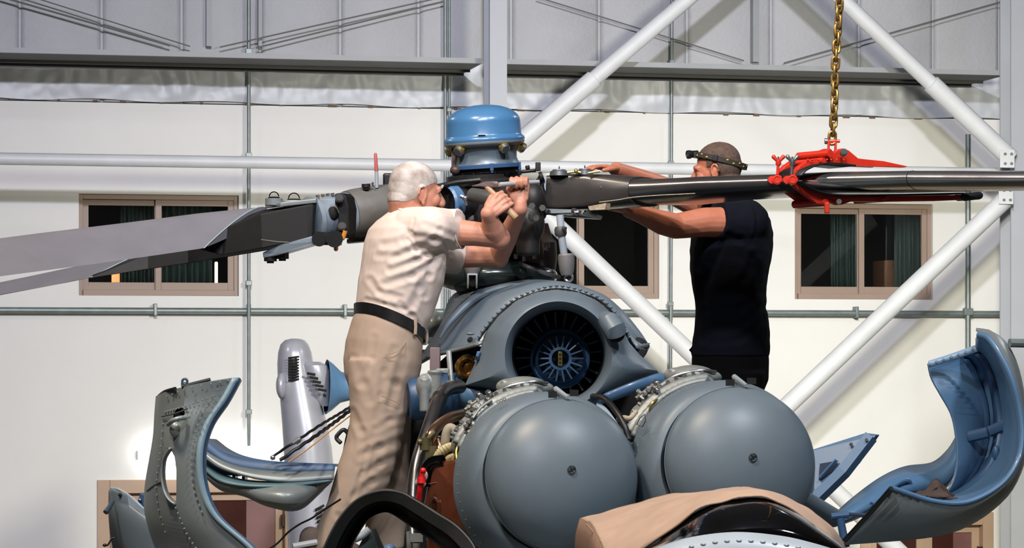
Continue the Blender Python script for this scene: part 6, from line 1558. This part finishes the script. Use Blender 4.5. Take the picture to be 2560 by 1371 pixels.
# headlamp: band, buckle, lamp
HLMP = thing('headlamp', hc2, 'black headlamp on a black and yellow band round the dark-clothed head', 'headlamp')
BX, BY = P(1738, 387, Y2), P(1866, 419, Y2)
bax = (BY-BX).normalized(); bn = V((0, 1, 0)); upb = bax.cross(bn); upb = upb if upb.z > 0 else -upb
cc = BX.lerp(BY, .5); ra = (BY-BX).length/2
band = []
for k in range(49):
    t = 2*math.pi*k/48; band.append(cc+bax*(ra*1.01*math.cos(t))+bn*(.088*math.sin(t)))
b = MB(); b.loft([[p+upb*z_+(p-cc).normalized()*g_ for p in band[:-1]] for z_, g_ in ((-.011, 0), (-.011, .003), (.011, .003), (.011, 0))], True); bd = build('head_band', b, mat('black_elastic_band', RGB(38, 36, 26), .8, 0, .2, 30), HLMP)
b = MB()
for k in range(25, 47, 2):
    if k in (33, 35): continue
    p = band[k]; p2 = band[k+1]; n_ = (p-cc).normalized()*.0042
    z0 = .004 if k % 4 == 1 else -.004
    b.loft([[p.lerp(p2, .1)+n_+upb*(z0-.003), p.lerp(p2, .1)+n_+upb*(z0+.003)], [p.lerp(p2, .8)+n_+upb*(z0-.0015), p.lerp(p2, .8)+n_+upb*(z0+.0035)]], False)
build('band_pattern', b, mat('yellow_print', RGB(190, 160, 70), .7), bd, solid=.001)
b = MB(); p = band[34]; n_ = (p-cc).normalized(); b.box(p+n_*.006, (.024, .006, .028), (bax, n_, upb)); build('band_buckle', b, BLACK, bd, bevel=.002)
b = MB(); c = P(1729, 386, Y2-.01); d_ = V((-.85, -.35, -.1)).normalized(); b.lathe([(0, -.03), (.015, -.03), (.016, .0), (.019, .008), (.019, .02), (.016, .022), (.014, .016), (0, .016)], c, d_, 24); b.box(P(1740, 388, Y2-.01), (.02, .03, .026)); lp = build('lamp_body', b, BLACK, HLMP)
b = MB(); b.ell(c+d_*.016, (.013, .013, .006), basis(d_)); build('lamp_lens', b, mat('dark_lens', RGB(70, 76, 80), .1, .3), lp)
# T-shirt
mb = MB()
def s2(x, y, a, w_, t=0, dY=0): return ring_sec(P(x, y, Y2+dY), F2, L2_, a, w_, t, 40, .88)
mb.loft([s2(1826, 892, .168, .200), s2(1828, 860, .168, .200), s2(1830, 820, .162, .196), s2(1828, 770, .152, .194), s2(1824, 725, .156, .198), s2(1824, 680, .170, .208), s2(1828, 630, .178, .222), s2(1831, 585, .176, .228), s2(1836, 552, .155, .222), s2(1842, 526, .120, .19), s2(1838, 506, .09, .12), s2(1834, 496, .072, .075)], True, True, True)
mb.tube([P(1862, 556, 12.0), P(1826, 556, 11.97), P(1797, 552, 11.945)], [.098, .090, .082], 24); mb.ell(P(1866, 556, 12.02), .10)
mb.tube([P(1830, 545, 12.34), P(1780, 530, 12.34), P(1748, 512, 12.33)], [.095, .088, .08], 24)
mb.prism(PT([(1742, 850, 12.1), (1760, 866, 12.1), (1752, 884, 12.1), (1722, 876, 12.1), (1734, 866, 12.1)]), (0, .05, 0))
me = eval_mesh(mb, .006, 6)
folds(me, [([(1800, 610), (1780, 660), (1760, 720)], 10, .007), ([(1890, 640), (1860, 700), (1820, 740)], 11, .007), ([(1900, 735), (1850, 770), (1790, 780)], 9, .008), ([(1910, 770), (1860, 810), (1790, 820)], 9, .007), ([(1750, 700), (1765, 780), (1755, 850)], 9, .006), ([(1820, 590), (1850, 600), (1880, 640)], 9, .006), ([(1905, 800), (1850, 850), (1780, 860)], 9, .006)], .0016)
ts = place_mesh('t_shirt', me, NAVY, M2, angle=180)
mb = MB()
def t2(x, y, a, w_, t=0, dY=0): return ring_sec(P(x, y, Y2+dY), F2, L2_, a, w_, t, 36, .9)
mb.loft([t2(1826, 850, .160, .19), t2(1826, 900, .168, .195), t2(1826, 950, .166, .19), t2(1826, 985, .14, .18)], True, True, True)
for dY, dx in ((-.095, 0), (.095, -6)):
    mb.loft([t2(1828+dx, 930, .150, .10, 0, dY), t2(1828+dx, 1000, .140, .098, 0, dY), t2(1832+dx, 1100, .118, .092, 0, dY), t2(1838+dx, 1200, .105, .088, 0, dY), t2(1842+dx, 1310, .09, .08, 0, dY)], True, True, True)
me = eval_mesh(mb, .008, 5); place_mesh('trousers', me, NAVYT, M2, angle=180)
for dY, dx in ((-.095, 0), (.095, -6)):
    mb = MB(); c = P(1840+dx, 1330, Y2+dY); mb.chain([c+F2*-.07, c+F2*.02, c+F2*.13], [.046, .048, .038], 14); mb.chain([c+F2*-.06, c+F2*-.05+V((0, 0, .07))], [.045, .05], 14); me = eval_mesh(mb, .007, 3); place_mesh('work_boot', me, LEATH, M2, angle=180)
